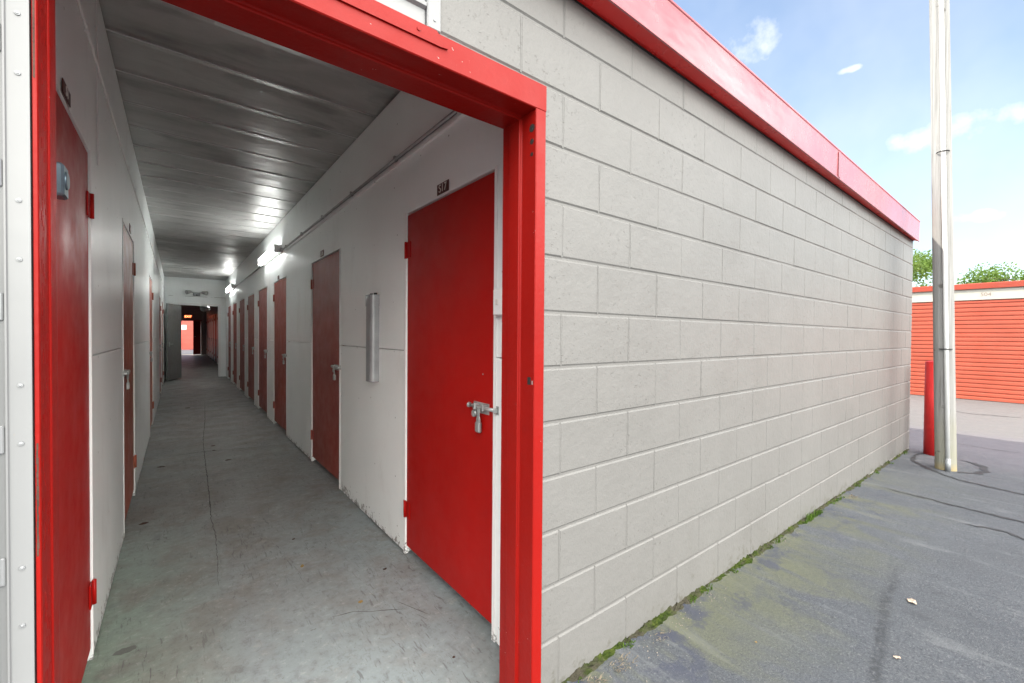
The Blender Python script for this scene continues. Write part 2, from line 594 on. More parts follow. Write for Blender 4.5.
def ribbon(pts, w, z_of, name, mat, jit=.3, lift=.004, step=.03):
    """thin irregular strip lying on the ground"""
    b = MB()
    P = [Vector((x, y, 0)) for x, y in pts]
    fine = []
    for a, c in zip(P, P[1:]):
        n = max(1, int((c - a).length / step))
        for k in range(n):
            fine.append(a.lerp(c, k / n))
    fine.append(P[-1])
    prev = None
    N = len(fine)
    for i, p in enumerate(fine):
        d = (fine[min(i + 1, N - 1)] - fine[max(i - 1, 0)]).normalized()
        nn = Vector((-d.y, d.x, 0))
        off = nn * (random.uniform(-1, 1) * w * jit)
        ww = w * random.uniform(.35, 1.15) * min(1, .25 + 4 * min(i, N - 1 - i) / N)
        q0, q1 = p + off + nn * ww / 2, p + off - nn * ww / 2
        cur = (b.bm.verts.new((q0.x, q0.y, z_of(q0) + lift)), b.bm.verts.new((q1.x, q1.y, z_of(q1) + lift)))
        if prev:
            b.bm.faces.new((prev[0], prev[1], cur[1], cur[0]))
        prev = cur
    return tag(b.build(name, mat), kind='structure')


yard = lambda p: gz(p.x)
hall = lambda p: fz(p.y)

# joints and sealed cracks in the asphalt
ribbon([(5.03, 1.0), (5.016, .947), (4.962, .637), (4.93, .4), (4.916, .277), (4.89, .1), (4.95, -.5), (4.9, -2)], .045, yard, 'pavement_seam', M['tar'])
ribbon([(4.50, .42), (4.56, .24), (4.48, .14), (4.4, -.3)], .035, yard, 'pavement_seam', M['tar'])
ribbon([(6.24, .64), (6.336, .529), (6.517, .475), (6.75, .50), (6.86, .58), (6.90, .70)], .07, yard, 'pavement_seam', M['tar'], jit=.25)
ribbon([(6.98, 1.0), (6.80, 1.04), (6.52, 1.02), (6.40, .99), (6.15, .83), (5.98, .68), (5.90, .59), (5.85, .4), (5.82, .19), (5.8, -.6)], .045, yard, 'pavement_seam', M['tar'])
ribbon([(8.0, 1.0), (7.9, .5), (7.95, 0.1), (7.9, -1)], .02, yard, 'pavement_seam', M['tar'])
ribbon([(11.6, 1.6), (11.2, 1.0), (11.4, .3)], .04, yard, 'pavement_seam', M['tar'])

# ------------------------------------------------------------------ storage building
bld = thing('storage_building', 'long single storey storage building of pale grey painted blocks with red fascia', 'building', (3.5, D, 0))


def part(b, name, mat, parent, **kw):
    o = b.build(name, mat, None, **kw)
    o.parent = parent
    o.matrix_parent_inverse = Matrix.Translation(parent.location).inverted()
    return o


def block_face(regions):
    """a block wall in the plane y = D: every block a chamfered face, mortar set back"""
    b = MB()
    for (X0, X1, Z0, Z1) in regions:
        b.quad((X0, D + .0046, Z0), (X1, D + .0046, Z0), (X1, D + .0046, Z1), (X0, D + .0046, Z1))
        r0 = int(math.floor((CZ - Z1) / CH)) - 1
        r1 = int(math.ceil((CZ - Z0) / CH)) + 1
        for r in range(r0, r1):
            zt, zb = CZ - r * CH, CZ - (r + 1) * CH
            off = 0 if r % 2 == 0 else 1
            i = int(math.floor((X0 - CX) / CH)) - 3
            if (i - off) % 2:
                i += 1
            while CX + i * CH < X1:
                xa, xb = CX + i * CH, CX + (i + 2) * CH
                i += 2
                a, c = max(xa, X0), min(xb, X1)
                lo, hi = max(zb, Z0), min(zt, Z1)
                if c - a < .02 or hi - lo < .02:
                    continue
                jv0, jv1 = (.0014 if a == xa else 0), (.0014 if c == xb else 0)
                jb, jt = (.0042 if lo == zb else 0), (.0042 if hi == zt else 0)
                ch, cv = .0062, .0034
                dv = .0013          # vertical joints are shallow, filled with paint
                dy = random.uniform(-.0009, .0009)
                tl = [random.uniform(-.0006, .0006) for _ in range(4)]
                # outer ring at the joint, inner ring on the face
                A = [(a + jv0, lo + jb), (c - jv1, lo + jb), (c - jv1, hi - jt), (a + jv0, hi - jt)]
                sx0, sx1 = (cv if jv0 else 0), (cv if jv1 else 0)
                sz0, sz1 = (ch if jb else 0), (ch if jt else 0)
                F = [(a + jv0 + sx0, lo + jb + sz0), (c - jv1 - sx1, lo + jb + sz0), (c - jv1 - sx1, hi - jt - sz1), (a + jv0 + sx0, hi - jt - sz1)]
                va = [b.bm.verts.new((x, D + .0046, z)) for x, z in A]
                vf = [b.bm.verts.new((x, D + dy + t, z)) for (x, z), t in zip(F, tl)]
                b.bm.faces.new(vf)
                for k in range(4):
                    b.bm.faces.new((va[k], va[(k + 1) % 4], vf[(k + 1) % 4], vf[k]))
                # shallow fill strip in the upright joint
                if jv1:
                    b.quad((c - jv1 - .001, D + dv, lo + jb), (c + .0032, D + dv, lo + jb), (c + .0032, D + dv, hi - jt), (c - jv1 - .001, D + dv, hi - jt))
    for f in b.bm.faces:
        f.normal_update()
        if f.normal.y > 0:
            f.normal_flip()
    return b


ZT = 2.68
o = part(block_face([(1.0405, XB, -.12, ZT), (.62, 1.0405, 2.233, ZT), (-14, -.30, -.12, ZT)]), 'block_front_wall', M['block'], bld, recalc=False)
# body of that wall behind its face
b = MB()
b.box((1.0405, D + .007, -.2), (XB, D + .2, 2.78))
b.box((-14, D + .007, -.2), (-.30, D + .2, 2.78))
b.box((-.30, D + .05, 2.233), (1.0405, D + .2, 2.78))
part(b, 'wall_core', M['block'], bld)
# end wall at the right, back and left walls
b = MB()
zt = 2.78
yy = D + .0
r = 0
z = CZ + 3 * CH
b.box((XB - .2, D + .205, -.2), (XB - .004, YF, zt))
for r in range(-2, 12):
    zt0, zb0 = CZ - r * CH, CZ - (r + 1) * CH
    y0 = D + .004 - (CH if r % 2 else 0)
    while y0 < 12:
        a, c = max(y0, D + .0), y0 + 2 * CH
        if c - a > .05:
            b.box((XB - .02, a + .002, zb0 + .004), (XB, c - .002, min(zt0 - .004, 2.77)), .004)
        y0 = c
part(b, 'block_end_wall', M['block'], bld)
b = MB()
b.box((-14, D + .21, -.2), (-13.8, YF, zt))
b.box((-13.79, YF - .2, -.2), (-.02, YF, zt))
b.box((1.02, YF - .2, -.2), (XB - .21, YF, zt))
b.box((-.02, YF - .2, 2.0), (1.02, YF, zt))
part(b, 'block_back_wall', M['grey_wall'], bld)
b = MB()
b.box((-14, D + .012, 2.785), (XB - .01, YF, 2.83))
# over the corridor the ceiling is higher than the lintel: a low roof curb
b.box((-14, D + .03, 2.96), (XB - .03, YF, 3.02))
b.box((-14, D + .03, 2.832), (-13.9, YF, 2.958))
b.box((XB - .2, D + .03, 2.832), (XB - .03, YF, 2.958))
bm_roof = b
# roof must leave the corridor open up to its ceiling: build it as two strips beside it
b = MB()
b.box((-14, D + .05, 2.785), (XL - .1, YF, 2.86))
b.box((XR + .1, D + .05, 2.785), (XB - .05, YF, 2.86))
b.box((XL - .1, D + .05, 2.99), (XR + .1, YF, 3.03))
b.box((XL - .1, D + .05, 2.862), (XL - .06, YF, 2.988))
b.box((XR + .06, D + .05, 2.862), (XR + .1, YF, 2.988))
b.box((XL - .055, D + .05, 2.785), (XR + .055, D + .2, 2.988))
bm_roof.bm.free()
part(b, 'roof', M['roof'], bld)

# fascia: folded metal, face, drip edge, soffit; two lengths with a lapped seam
YFA = 1.066


def fascia(x0, x1, soffit=False):
    """lofted between stations; the eaves line falls slightly towards the right end"""
    b = MB()
    prev = None
    n = max(1, int((x1 - x0) / .5))
    for i in range(n + 1):
        x = x0 + (x1 - x0) * i / n
        t = max(0, min(1, (x - 1.2) / 5.9))
        yf = 1.064 + .034 * t
        z0, z1, zw = 2.605 - .088 * t, 2.798 - .034 * t, 2.612 - .074 * t
        if soffit:
            prof = [(D - .003, zw + .01), (D - .003, zw), (D - .02, zw - .004), (yf + .0125, z0 + .006), (yf + .0125, z0 + .02)]
        else:
            prof = [(yf + .012, z0 + .018), (yf + .012, z0 + .006), (yf + .008, z0), (yf, z0), (yf, z0 + .010), (yf + .003, z0 + .014), (yf + .001, z1 - .012),
                    (yf - .004, z1 - .008), (yf - .004, z1), (D + .16, z1 + .012), (D + .16, z1 - .01), (yf + .012, z1 - .014)]
        row = [b.bm.verts.new((x, p, q)) for p, q in prof]
        if prev:
            for k in range(len(row)):
                j = (k + 1) % len(row)
                b.bm.faces.new((prev[k], prev[j], row[j], row[k]))
        else:
            b.bm.faces.new(row[::-1])
        prev = row
    b.bm.faces.new(prev)
    return b


XS = 4.02
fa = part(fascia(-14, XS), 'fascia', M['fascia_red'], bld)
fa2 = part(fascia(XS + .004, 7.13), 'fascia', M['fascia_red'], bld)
part(fascia(-14, 7.115, True), 'soffit', M['soffit_red'], bld)
b = MB()
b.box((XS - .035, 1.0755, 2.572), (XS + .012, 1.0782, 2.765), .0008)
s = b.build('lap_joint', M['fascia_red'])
s.parent = fa
# dark gap line under the soffit
b = MB()
b.prism([(1.05, 2.606), (1.2, 2.604), (7.1, 2.530), (XB - .01, 2.530), (XB - .01, 2.545), (7.1, 2.548), (1.2, 2.622), (1.05, 2.625)], 1, D - .004, D - .0005)
part(b, 'gap_line', M['dark'], bld)

def building_part(name, loc):
    o = bpy.data.objects.new(name, None)
    o.empty_display_size = .1
    COL.objects.link(o)
    o.parent = bld
    o.location = Vector(loc) - Vector(bld.location)
    return o


# ------------------------------------------------------------------ red door frame
FR_LOC, TRK_LOC, TP_LOC = Vector((.4, D, 0)), Vector((-.25, D, 0)), Vector((.2, D, 2.24))
fr = building_part('door_frame', FR_LOC)


def fpart(b, name, mat=None, parent=None):
    o = b.build(name, mat or M['frame_red'])
    if parent:
        o.parent = parent
    else:
        o.parent = fr
        o.matrix_parent_inverse = Matrix.Translation(FR_LOC).inverted()
    return o


YJ = 1.149
ZH = 2.233
# right jamb, plan profile (x, y)
pr = [(1.0425, D + .03), (1.0425, YJ + .003), (1.0395, YJ), (.9985, YJ), (.9955, YJ + .003), (.9955, 1.226), (.9915, 1.231),
      (.9885, 1.231), (.9855, 1.234), (.9855, 1.290), (.993, 1.300), (.993, 1.34), (1.038, 1.34), (1.038, D + .03)]
b = MB()
b.prism(pr, 2, -.12, ZH - .094)
jr = fpart(b, 'jamb')
pl = [(-.2065, D + .03), (-.2065, YJ + .003), (-.2050, YJ), (-.2000, YJ), (-.1984, YJ + .003), (-.1984, 1.214), (-.1974, 1.219),
      (-.1966, 1.219), (-.195, 1.221), (-.195, 1.268), (-.201, 1.275), (-.205, 1.34), (-.25, 1.34), (-.25, D + .03)]
b = MB()
b.prism(pl, 2, -.12, ZH - .094)
# rolled paint ridges down the reveal
for k in range(150):
    zz = random.uniform(0, 2.1)
    yq = random.uniform(1.165, 1.205)
    l = random.uniform(.006, .03)
    b.box((-.1985, yq, zz), (-.1977, yq + random.uniform(.003, .008), zz + l), .0004)
jl = fpart(b, 'jamb')
# header, section (y, z), runs the full width
ph = [(D + .03, ZH), (YJ + .003, ZH), (YJ, ZH - .003), (YJ, ZH - .0905), (YJ + .003, ZH - .0935), (1.226, ZH - .0935), (1.231, ZH - .097),
      (1.231, ZH - .102), (1.234, ZH - .105), (1.290, ZH - .105), (1.300, ZH - .097), (1.34, ZH - .097), (1.34, ZH - .004), (D + .03, ZH - .004)]
b = MB()
b.prism(ph, 0, -.2065, 1.0425)
hd = fpart(b, 'header')
b = MB()
b.prism([(-.20, 2.2325), (-.20, 2.191), (.617, 2.191), (.640, 2.194), (.602, 2.2325)], 1, YJ - .006, YJ - .0005)
cp = fpart(b, 'cover_plate')
for x in (.02, .545):
    b = MB()
    b.tube((x, YJ - .0085, 2.213), (x, YJ - .006, 2.213), .006, n=10)
    fpart(b, 'screw', M['frame_red'], None)
# strike holes and chipped recesses
b = MB()
b.box((.9945, 1.168, 1.165), (.9965, 1.186, 1.192), .0004)
fpart(b, 'strike_hole', M['dark'])
b = MB()
b.box((.9945, 1.158, 1.166), (.9962, 1.163, 1.180), .0004)
fpart(b, 'strike_lip', M['steel'])
for zz, hh in ((2.078, .028), (2.03, .02), (1.985, .014)):
    b = MB()
    b.tube((.9962, 1.172, zz), (.9946, 1.172, zz), hh * .5, n=12)
    fpart(b, 'bolt_hole', M['dark'])
b = MB()
for k in range(16):
    zz = .93 + k * .013
    b.box((-.2045 + random.uniform(0, .001), YJ - .0006, zz), (-.2008 - random.uniform(0, .0012), YJ + .0004, zz + .0125))
fpart(b, 'chipped_slot', M['rust'])
b = MB()
b.box((-.2045, YJ - .0006, 1.80), (-.2018, YJ + .0004, 2.12))
fpart(b, 'hinge_slot', M['rust'])

# ------------------------------------------------------------------ white steel door track at the left edge
trk = building_part('door_track', TRK_LOC)


def tpart(b, name, mat):
    o = b.build(name, mat)
    o.parent = trk
    o.matrix_parent_inverse = Matrix.Translation(TRK_LOC).inverted()
    return o


b = MB()
prt = [(-.2085, D - .004), (-.2085, D - .0085), (-.2362, D - .0085), (-.2375, D - .013), (-.2400, D - .013), (-.2412, D - .0075),
       (-.250, D - .0075), (-.252, D - .03), (-.262, D - .03), (-.264, D - .0075), (-.30, D - .0075), (-.30, D + .03), (-.2085, D + .03)]
b.prism(prt, 2, 0.02, 2.7)
tpart(b, 'rail', M['white_track'])
for k in range(14):
    zz = .285 + .165 * k + (.03 if k % 2 else -.03)
    b = MB()
    b.tube((-.2225, D - .0085, zz), (-.2225, D - .0105, zz), .0042, .0036, n=14)
    b.sphere((-.2225, D - .0105, zz), .0026, (1, .5, 1), 8, 6)
    tpart(b, 'screw', M['galv'])
for k in range(9):
    zz = .42 + k * .235
    b = MB()
    b.box((-.2500, D - .0125, zz), (-.2418, D - .0078, zz + .05), .002)
    tpart(b, 'clip', M['galv'])

# ------------------------------------------------------------------ white ribbed panel over the header
tp = building_part('transom_panel', TP_LOC)
b = MB()
zz = ZH + .004
prof = [(D + .04, zz), (D + .002, zz)]
while zz < 2.6:
    prof += [(D + .002, zz + .002), (D + .003, zz + .05), (D - .008, zz + .056), (D - .009, zz + .066), (D + .004, zz + .070)]
    zz += .072
prof += [(D + .04, zz)]
b.prism(prof, 0, -.214, .572)
o = b.build('ribbed_sheet', M['white_track'])
o.parent = tp
o.matrix_parent_inverse = Matrix.Translation(TP_LOC).inverted()
b = MB()
b.box((.574, D - .010, ZH + .001), (.6185, D + .04, 2.585), .003)
o = b.build('edge_trim', M['white_track'])
o.parent = tp
o.matrix_parent_inverse = Matrix.Translation(TP_LOC).inverted()
b = MB()
b.tube((.597, D - .010, 2.262), (.597, D - .0125, 2.262), .004, n=10)
o = b.build('screw', M['galv'])
o.parent = tp
o.matrix_parent_inverse = Matrix.Translation(TP_LOC).inverted()

# ------------------------------------------------------------------ corridor floor and ceiling
b = MB()
n = 60
for i in range(n):
    y0, y1 = 1.15 + (YF + .1 - 1.15) * i / n, 1.15 + (YF + .1 - 1.15) * (i + 1) / n
    b.quad((-.9, y0, fz(y0)), (2.6, y0, fz(y0)), (2.6, y1, fz(y1)), (-.9, y1, fz(y1)))
tag(b.build('floor', M['floor']), kind='structure')

b = MB()   # sheet metal panels laid across the corridor, each a little bowed
P = .437
y = 1.36
k = 0
prev = None
rng = random.Random(3)
while y < YE - .02:
    y1 = min(y + P, YE - .02)
    bow = rng.uniform(-.003, .004) * (1.2 if y < 5 else (2.2 if y < 8 else 3.6))
    tilt = rng.uniform(-.0015, .0015)
    rows = []
    for s_ in range(9):
        t = s_ / 8
        row = []
        for q in range(9):
            u = q / 8
            zz = ZC + bow * 4 * t * (1 - t) * -1 + tilt * (t - .5) + .004 * mnoise.noise(Vector((u * 2.1, (y + P * t) * 1.7, k * 3.1)))
            row.append(b.bm.verts.new((XL - .05 + (XR - XL + .1) * u, y + .0015 + (y1 - y - .003) * t, zz)))
        rows.append(row)
    for a, c in zip(rows, rows[1:]):
        for q in range(8):
            f = b.bm.faces.new((a[q], a[q + 1], c[q + 1], c[q]))
            f.smooth = True
    # turned-up lips at the seam
    for row, dy in ((rows[0], -.0002), (rows[-1], .0002)):
        up = [b.bm.verts.new((v.co.x, v.co.y + dy, v.co.z + .03)) for v in row]
        for q in range(8):
            b.bm.faces.new((row[q], row[q + 1], up[q + 1], up[q]))
    y = y1
    k += 1
for f in b.bm.faces:
    f.normal_update()
cl = b.build('ceiling', M['ceiling'], recalc=False)
tag(cl, kind='structure')
b = MB()   # seam beads
y = 1.36 + P
while y < 7.5:
    b.box((XL - .02, y - .0016, ZC - .005), (XR + .01, y + .0016, ZC + .008))
    y += P
o = b.build('seam_bead', M['white_trim'])
o.parent = cl
b = MB()
b.box((XL - .3, 15.62, 2.92), (2.6, YF - .2, 2.96))
tag(b.build('ceiling', M['grey_wall']), kind='structure')
# backing above the panel ceiling
b = MB()
b.box((XL - .05, 1.36, ZC + .035), (XR + .05, YE, ZC + .05))
tag(b.build('ceiling_deck', M['dark']), kind='structure')

# floor cracks and joint
ribbon([(.173, 2.86), (.19, 3.2), (.203, 3.567), (.195, 3.9), (.205, 4.25), (.222, 5.095), (.235, 5.9), (.254, 6.76), (.30, 7.6), (.335, 8.24), (.42, 10.4)], .0065, hall, 'floor_crack', M['crack'], jit=.5, lift=.002)
ribbon([(XL + .02, 6.07), (.2, 6.12), (.786, 5.975), (XR - .02, 5.92)], .011, hall, 'floor_joint', M['crack'], jit=.2, lift=.002)
ribbon([(.592, 2.213), (.70, 2.19), (.766, 2.14), (.86, 2.09), (.934, 2.044)], .0045, hall, 'floor_crack', M['crack'], jit=.3, lift=.002)
ribbon([(.945, 1.985), (.975, 1.905)], .005, hall, 'floor_crack', M['crack'], jit=.3, lift=.002)
ribbon([(.90, 2.16), (1.0, 1.93)], .003, hall, 'floor_crack', M['crack'], jit=.3, lift=.002)

# ------------------------------------------------------------------ corridor walls
DR = [(1.608, 2.562), (3.99, 4.985), (6.375, 7.30), (7.93, 8.85), (9.40, 10.345), (10.885, 11.84), (12.45, 13.31), (13.93, 14.72)]
DL = [(1.62, 2.53), (3.92, 4.82), (7.36, 8.22), (11.2, 12.15), (13.0, 13.95)]
ZD = 2.10


def corridor_wall(side, doors, y0, y1, name, label, mat):
    x = XR if side > 0 else XL
    th = .075
    root = thing(name, label, 'wall', (x, (y0 + y1) / 2, 0))

    def bx(b, ya, yb, za, zb, d0=0.0, d1=th):
        b.box((min(x + side * d0, x + side * d1), ya, za), (max(x + side * d0, x + side * d1), yb, zb))
    def put(b, nm, m):
        o = b.build(nm, m)
        o.parent = root
        o.matrix_parent_inverse = Matrix.Translation(root.location).inverted()
    upper = MB()
    cuts = [y0] + [v for d in doors for v in d] + [y1]
    for ya, yb in zip(cuts[0::2], cuts[1::2]):
        # long stretches are made of sheets, the lower ones fitted first
        n = max(1, round((yb - ya) / 1.4))
        for i in range(n):
            a, c = ya + (yb - ya) * i / n, ya + (yb - ya) * (i + 1) / n
            fl = fz((a + c) / 2) + .014 - .004
            lower = MB()
            bx(lower, a + (.001 if i else 0), c, fl, 1.2365, random.uniform(-.0008, .0008))
            put(lower, 'lower_sheet', mat)
        bx(upper, ya, yb, 1.2432, ZC - .012)
    for ya, yb in doors:
        bx(upper, ya, yb, ZD + .004, ZC - .012)
    bmesh.ops.remove_doubles(upper.bm, verts=upper.bm.verts, dist=.0002)
    put(upper, 'upper_sheet', mat)
    for ya, yb in doors:
        trim = MB()
        for yy in (ya - .026, yb + .003):
            bx(trim, yy, yy + .023, fz(yy) + .004, ZD + .01, -.003, .02)
        put(trim, 'door_trim', M['white_trim'])
    return root


corridor_wall(1, DR, 1.36, YE, 'corridor_wall', 'white sheeted wall holding the row of doors right of the corridor', M['white_wall'])
corridor_wall(-1, DL, 1.36, YE, 'corridor_wall', 'white sheeted wall along the narrow left side of the corridor', M['white_wall'])
# dark unit rooms are closed off behind the walls by the building shell

# ------------------------------------------------------------------ unit doors


def latch_meshes(sx, w):
    """slide bolt at the free edge (low y), hasp and padlock; sx = outward x direction"""
    b = MB()

    def bx(b, a, c, bev=.0):
        b.box((min(sx * a[0], sx * c[0]), a[1], a[2]), (max(sx * a[0], sx * c[0]), c[1], c[2]), bev)
    # back plate, bolt, two staples, keeper
    bx(b, (0, .035, -.028), (.004, .165, .024), .001)
    b.tube((sx * .016, -.035, .004), (sx * .016, .185, .004), .0085, n=12)
    b.sphere((sx * .016, .187, .004), .0135, (1, .8, 1), 10, 8)
    for yy in (.05, .118):
        bx(b, (0.002, yy, -.012), (.029, yy + .02, .020), .004)
    bx(b, (0, -.045, -.016), (.006, -.022, .024), .001)
    bx(b, (.004, -.040, -.006), (.028, -.028, .014), .003)
    # hasp leaf hanging from the bolt
    bx(b, (.018, .088, -.075), (.023, .112, .006), .003)
    b.tube((sx * .008, .142, -.032), (sx * .022, .142, -.032), .017, n=14)
    p = MB()
    # padlock body and shackle
    bx(p, (.010, .080, -.118), (.030, .118, -.066), .006)
    pts = [(sx * .020, .099 + .013 * math.cos(t), -.066 + .004 + .024 * math.sin(t)) for t in [math.pi * i / 8 for i in range(9)]]
    pts = [(pts[0][0], pts[0][1], -.075)] + pts + [(pts[-1][0], pts[-1][1], -.075)]
    p.path(pts, .0035)
    return b, p


def unit_door(side, ya, yb, label, latch_z=1.0, mat='door_red', metal='steel', kind=0, x=None, zt=ZD):
    sx = -side
    xw = (XR if side > 0 else XL) if x is None else x
    zf = fz((ya + yb) / 2)
    t = thing('unit_door', label, 'door', (xw, ya, zf), 0, 'red unit doors along the corridor')
    w = yb - ya

    def bx(b, a, c, bev=0.0):
        b.box((min(sx * a[0], sx * c[0]), a[1], a[2]), (max(sx * a[0], sx * c[0]), c[1], c[2]), bev)
    gap = .062
    top = zt - .007 - zf
    b = MB()
    bx(b, (-.045, .005, gap), (-.004, w - .005, top), .003)
    b.build('leaf', M[mat], t)
    for hz in (.30, top - .22):
        b = MB()
        bx(b, (-.003, w - .055, hz - .05), (.0025, w - .006, hz + .05), .0008)
        bx(b, (-.002, w + .004, hz - .05), (.0045, w + .026, hz + .05), .0008)
        b.tube((sx * .007, w - .001, hz - .052), (sx * .007, w - .001, hz + .052), .0075, n=10)
        b.build('hinge', M[mat], t)
    lb, pb = latch_meshes(sx, w)
    if kind == 1:      # stubby disc lock in place of the padlock
        pb.bm.free()
        pb = MB()
        pb.box((min(sx * .012, sx * .052), .060, -.052), (max(sx * .012, sx * .052), .125, .038), .006)
        pb.tube((sx * .052, .092, -.004), (sx * .056, .092, -.004), .026, .022, n=20)
        pb.box((min(sx * .016, sx * .03), .074, -.118), (max(sx * .016, sx * .03), .112, -.05), .003)
    lz = latch_z - zf
    la = lb.build('latch', M[metal], t, (-sx * .004, 0, lz))
    pb.build('padlock', M[metal if kind else 'steel'], la)
    if side > 0 or True:
        b = MB()
        b.tube((sx * -.004, .09, lz + .16), (sx * -.0015, .09, lz + .16), .004, n=8)
        b.build('screw', M['galv'], t)
    return t


RL = ['wide bright red unit door below plate S17, nearest the entrance on the right',
      'brownish red unit door just beyond the grey wall channel on the right wall',
      'third red unit door along the right wall, directly below the nearer lit lamp',
      'fourth red unit door along the right wall, just past the nearer lit lamp',
      'fifth red unit door along the right wall, two doors past the nearer lit lamp',
      'sixth red unit door along the right wall, just before the farther lit lamp',
      'seventh red unit door along the right wall, below the farther lit lamp',
      'last red unit door on the right, beside the partition wall']
for i, ((ya, yb), l) in enumerate(zip(DR, RL)):
    unit_door(1, ya, yb, l, .995 if i == 0 else 1.03 + .008 * i, mat='door_red' if i == 0 else 'door_hall_tone')
b = MB()
rd_ = random.Random(21)
for px_, py_, sz_ in ((.144, 9.65, .05), (-.138, 5.68, .035), (.337, 6.35, .035), (.43, 5.575, .03), (.977, 2.477, .014), (.33, 6.1, .02), (.62, 3.2, .009), (.95, 1.62, .009), (-.2, 4.1, .03)):
    k_ = [(px_ + sz_ * rd_.uniform(.5, 1.1) * math.cos(a_ * .9), py_ + sz_ * rd_.uniform(.3, .8) * math.sin(a_ * .9)) for a_ in range(7)]
    z_ = fz(py_)
    b.prism(k_, 2, z_ + .0005, z_ + .004)
tag(b.build('debris', M['rust']), kind='stuff')
LL = ['large dark red unit door nearest the entrance on the left with blued lock',
      'narrow looking red unit door second from the entrance on the left wall',
      'orange red unit door third along the left wall',
      'fourth red unit door along the left wall, seen almost edge on',
      'last red unit door on the left, behind the open grey door']
for i, ((ya, yb), l) in enumerate(zip(DL, LL)):
    unit_door(-1, ya, yb, l, 1.765 if i == 0 else 1.05 + .01 * i, metal='bluesteel' if i == 0 else 'steel', kind=1 if i == 0 else 0, mat=('door_red', 'door_warm_tone', 'door_warm_tone', 'door_hall_tone', 'door_hall_tone')[i])


def number_plate(side, yc, z0, txt, label, hx=.064, hz=.058, frame=True):
    sx = -side
    xw = XR if side > 0 else XL
    t = thing('number_plate', label, 'sign', (xw + sx * .003, yc, z0), 0, 'number plates above the unit doors')
    b = MB()
    b.box((min(0, sx * .003), -hx, 0), (max(0, sx * .003), hx, hz), .0006)
    b.build('plate', M['plate'], t)
    if txt:
        # text in the plate's plane, upright, read from the corridor
        rot = Matrix.Rotation(R(-90 if side > 0 else 90), 4, 'Z') @ Matrix.Rotation(R(90), 4, 'X')
        mt = Matrix.Translation((sx * .0038, 0, hz * .5)) @ rot
        text_mesh('lettering', txt, hz * 1.05, M['letter'], t, mt)
    return t


number_plate(1, 2.087, 2.112, 'S17', 'dark plate with white lettering S17 above the nearest right door')
number_plate(1, 4.56, 2.114, 'S16', 'small dark number plate above the second door on the right', .06, .06)
number_plate(1, 6.92, 2.116, '', 'tiny number plate above the third door on the right', .05, .055)
number_plate(-1, 2.03, 2.106, 'S1', 'dark framed number plate above the nearest left door', .062, .044)
number_plate(-1, 4.45, 2.114, '', 'small dark number plate above the second door on the left', .06, .06)

# ------------------------------------------------------------------ lamps, conduit, fittings on the right wall


def lamp(y0, label, xw=XR):
    t = thing('wall_lamp', label, 'lamp', (xw, y0, 2.515), 0, 'lit twin tube lamps on the corridor wall')
    L = 1.5
    b = MB()
    b.box((-.045, 0.0, -.055), (0, L, .055), .006)
    b.build('housing', M['white_trim'], t)
    for z in (-.036, .036):
        b = MB()
        b.tube((-.075, .035, z), (-.075, L - .035, z), .019, n=14)
        b.build('tube', M['tube'], t)
    for yy in (0.0, L - .03):
        b = MB()
        b.box((-.10, yy, -.06), (-.046, yy + .03, .06), .008)
        b.build('end_cap', M['white_trim'], t)
    return t


lamp(6.68, 'lit twin tube lamp high on the right wall, nearer to the entrance')
lamp(12.75, 'lit twin tube lamp high on the right wall, nearer to the partition')
lamp(17.2, 'lit twin tube lamp beyond the partition, above the orange red doors', 1.269)

cd = thing('conduit', 'grey electrical conduit running high along the right wall to the lamps', 'conduit', (XR, 4, 2.49))
b = MB()
b.path([(-.014, -2.62, .0), (-.014, 2.66, -.005)], .011, 10)
b.build('pipe', M['conduit'], cd)
b = MB()
b.path([(-.014, 4.2, .0), (-.014, 8.73, .0)], .011, 10)
b.build('pipe', M['conduit'], cd)
for k in range(6):
    b = MB()
    b.box((-.028, -2.2 + k * .9, -.018), (-.0005, -2.18 + k * .9, .018), .002)
    b.build('strap', M['conduit'], cd)
b = MB()
b.box((-.04, 2.60, -.03), (-.0005, 2.655, .03), .004)
b.build('junction_box', M['conduit'], cd)
rw = MB()
rw.box((XR - .018, 1.42, 2.438), (XR - .0008, 6.3, 2.466), .003)
tag(rw.build('cable_raceway', M['white_trim']), 'slim white cable raceway just under the grey conduit', 'raceway')
b = MB()
b.box((XR - .03, 1.365, 2.436), (XR - .0185, 1.90, 2.468), .003)
tag(b.build('raceway_cover', M['white_trim']), 'short white cover strip at the near end of the cable raceway', 'raceway cover')

b = MB()
# upright grey channel: rounded, open ended box
prof = []
w2, dp = .060, .062
for (cx, cy, a0) in ((-dp + .03, -w2 + .03, 180), (-dp + .03, w2 - .03, 90)):
    pass
pts = [(0, -w2)] + [(-dp + .03 - .03 * math.sin(R(a)), -w2 + .03 - .03 * math.cos(R(a))) for a in range(0, 91, 15)] + \
      [(-dp + .03 - .03 * math.cos(R(a)), w2 - .03 + .03 * math.sin(R(a))) for a in range(0, 91, 15)] + [(0, w2)]
g = thing('wall_channel', 'upright grey rounded metal channel fixed to the right corridor wall', 'wall guard', (XR - .001, 3.085, 0))
b = MB()
b.prism(pts, 2, 1.0, 1.60)
b.build('channel', M['galv'], g)
b = MB()
pts2 = [(x * 1.06 if x else 0, y_ * 1.06) for x, y_ in pts]
b.prism(pts2, 2, 1.545, 1.625)
b.build('cap', M['galv'], g)
for yy in (-.04, .04):
    b = MB()
    b.tube((-.02, yy, 1.625), (-.02, yy, 1.64), .012, n=10)
    b.build('lug', M['dark'], g)

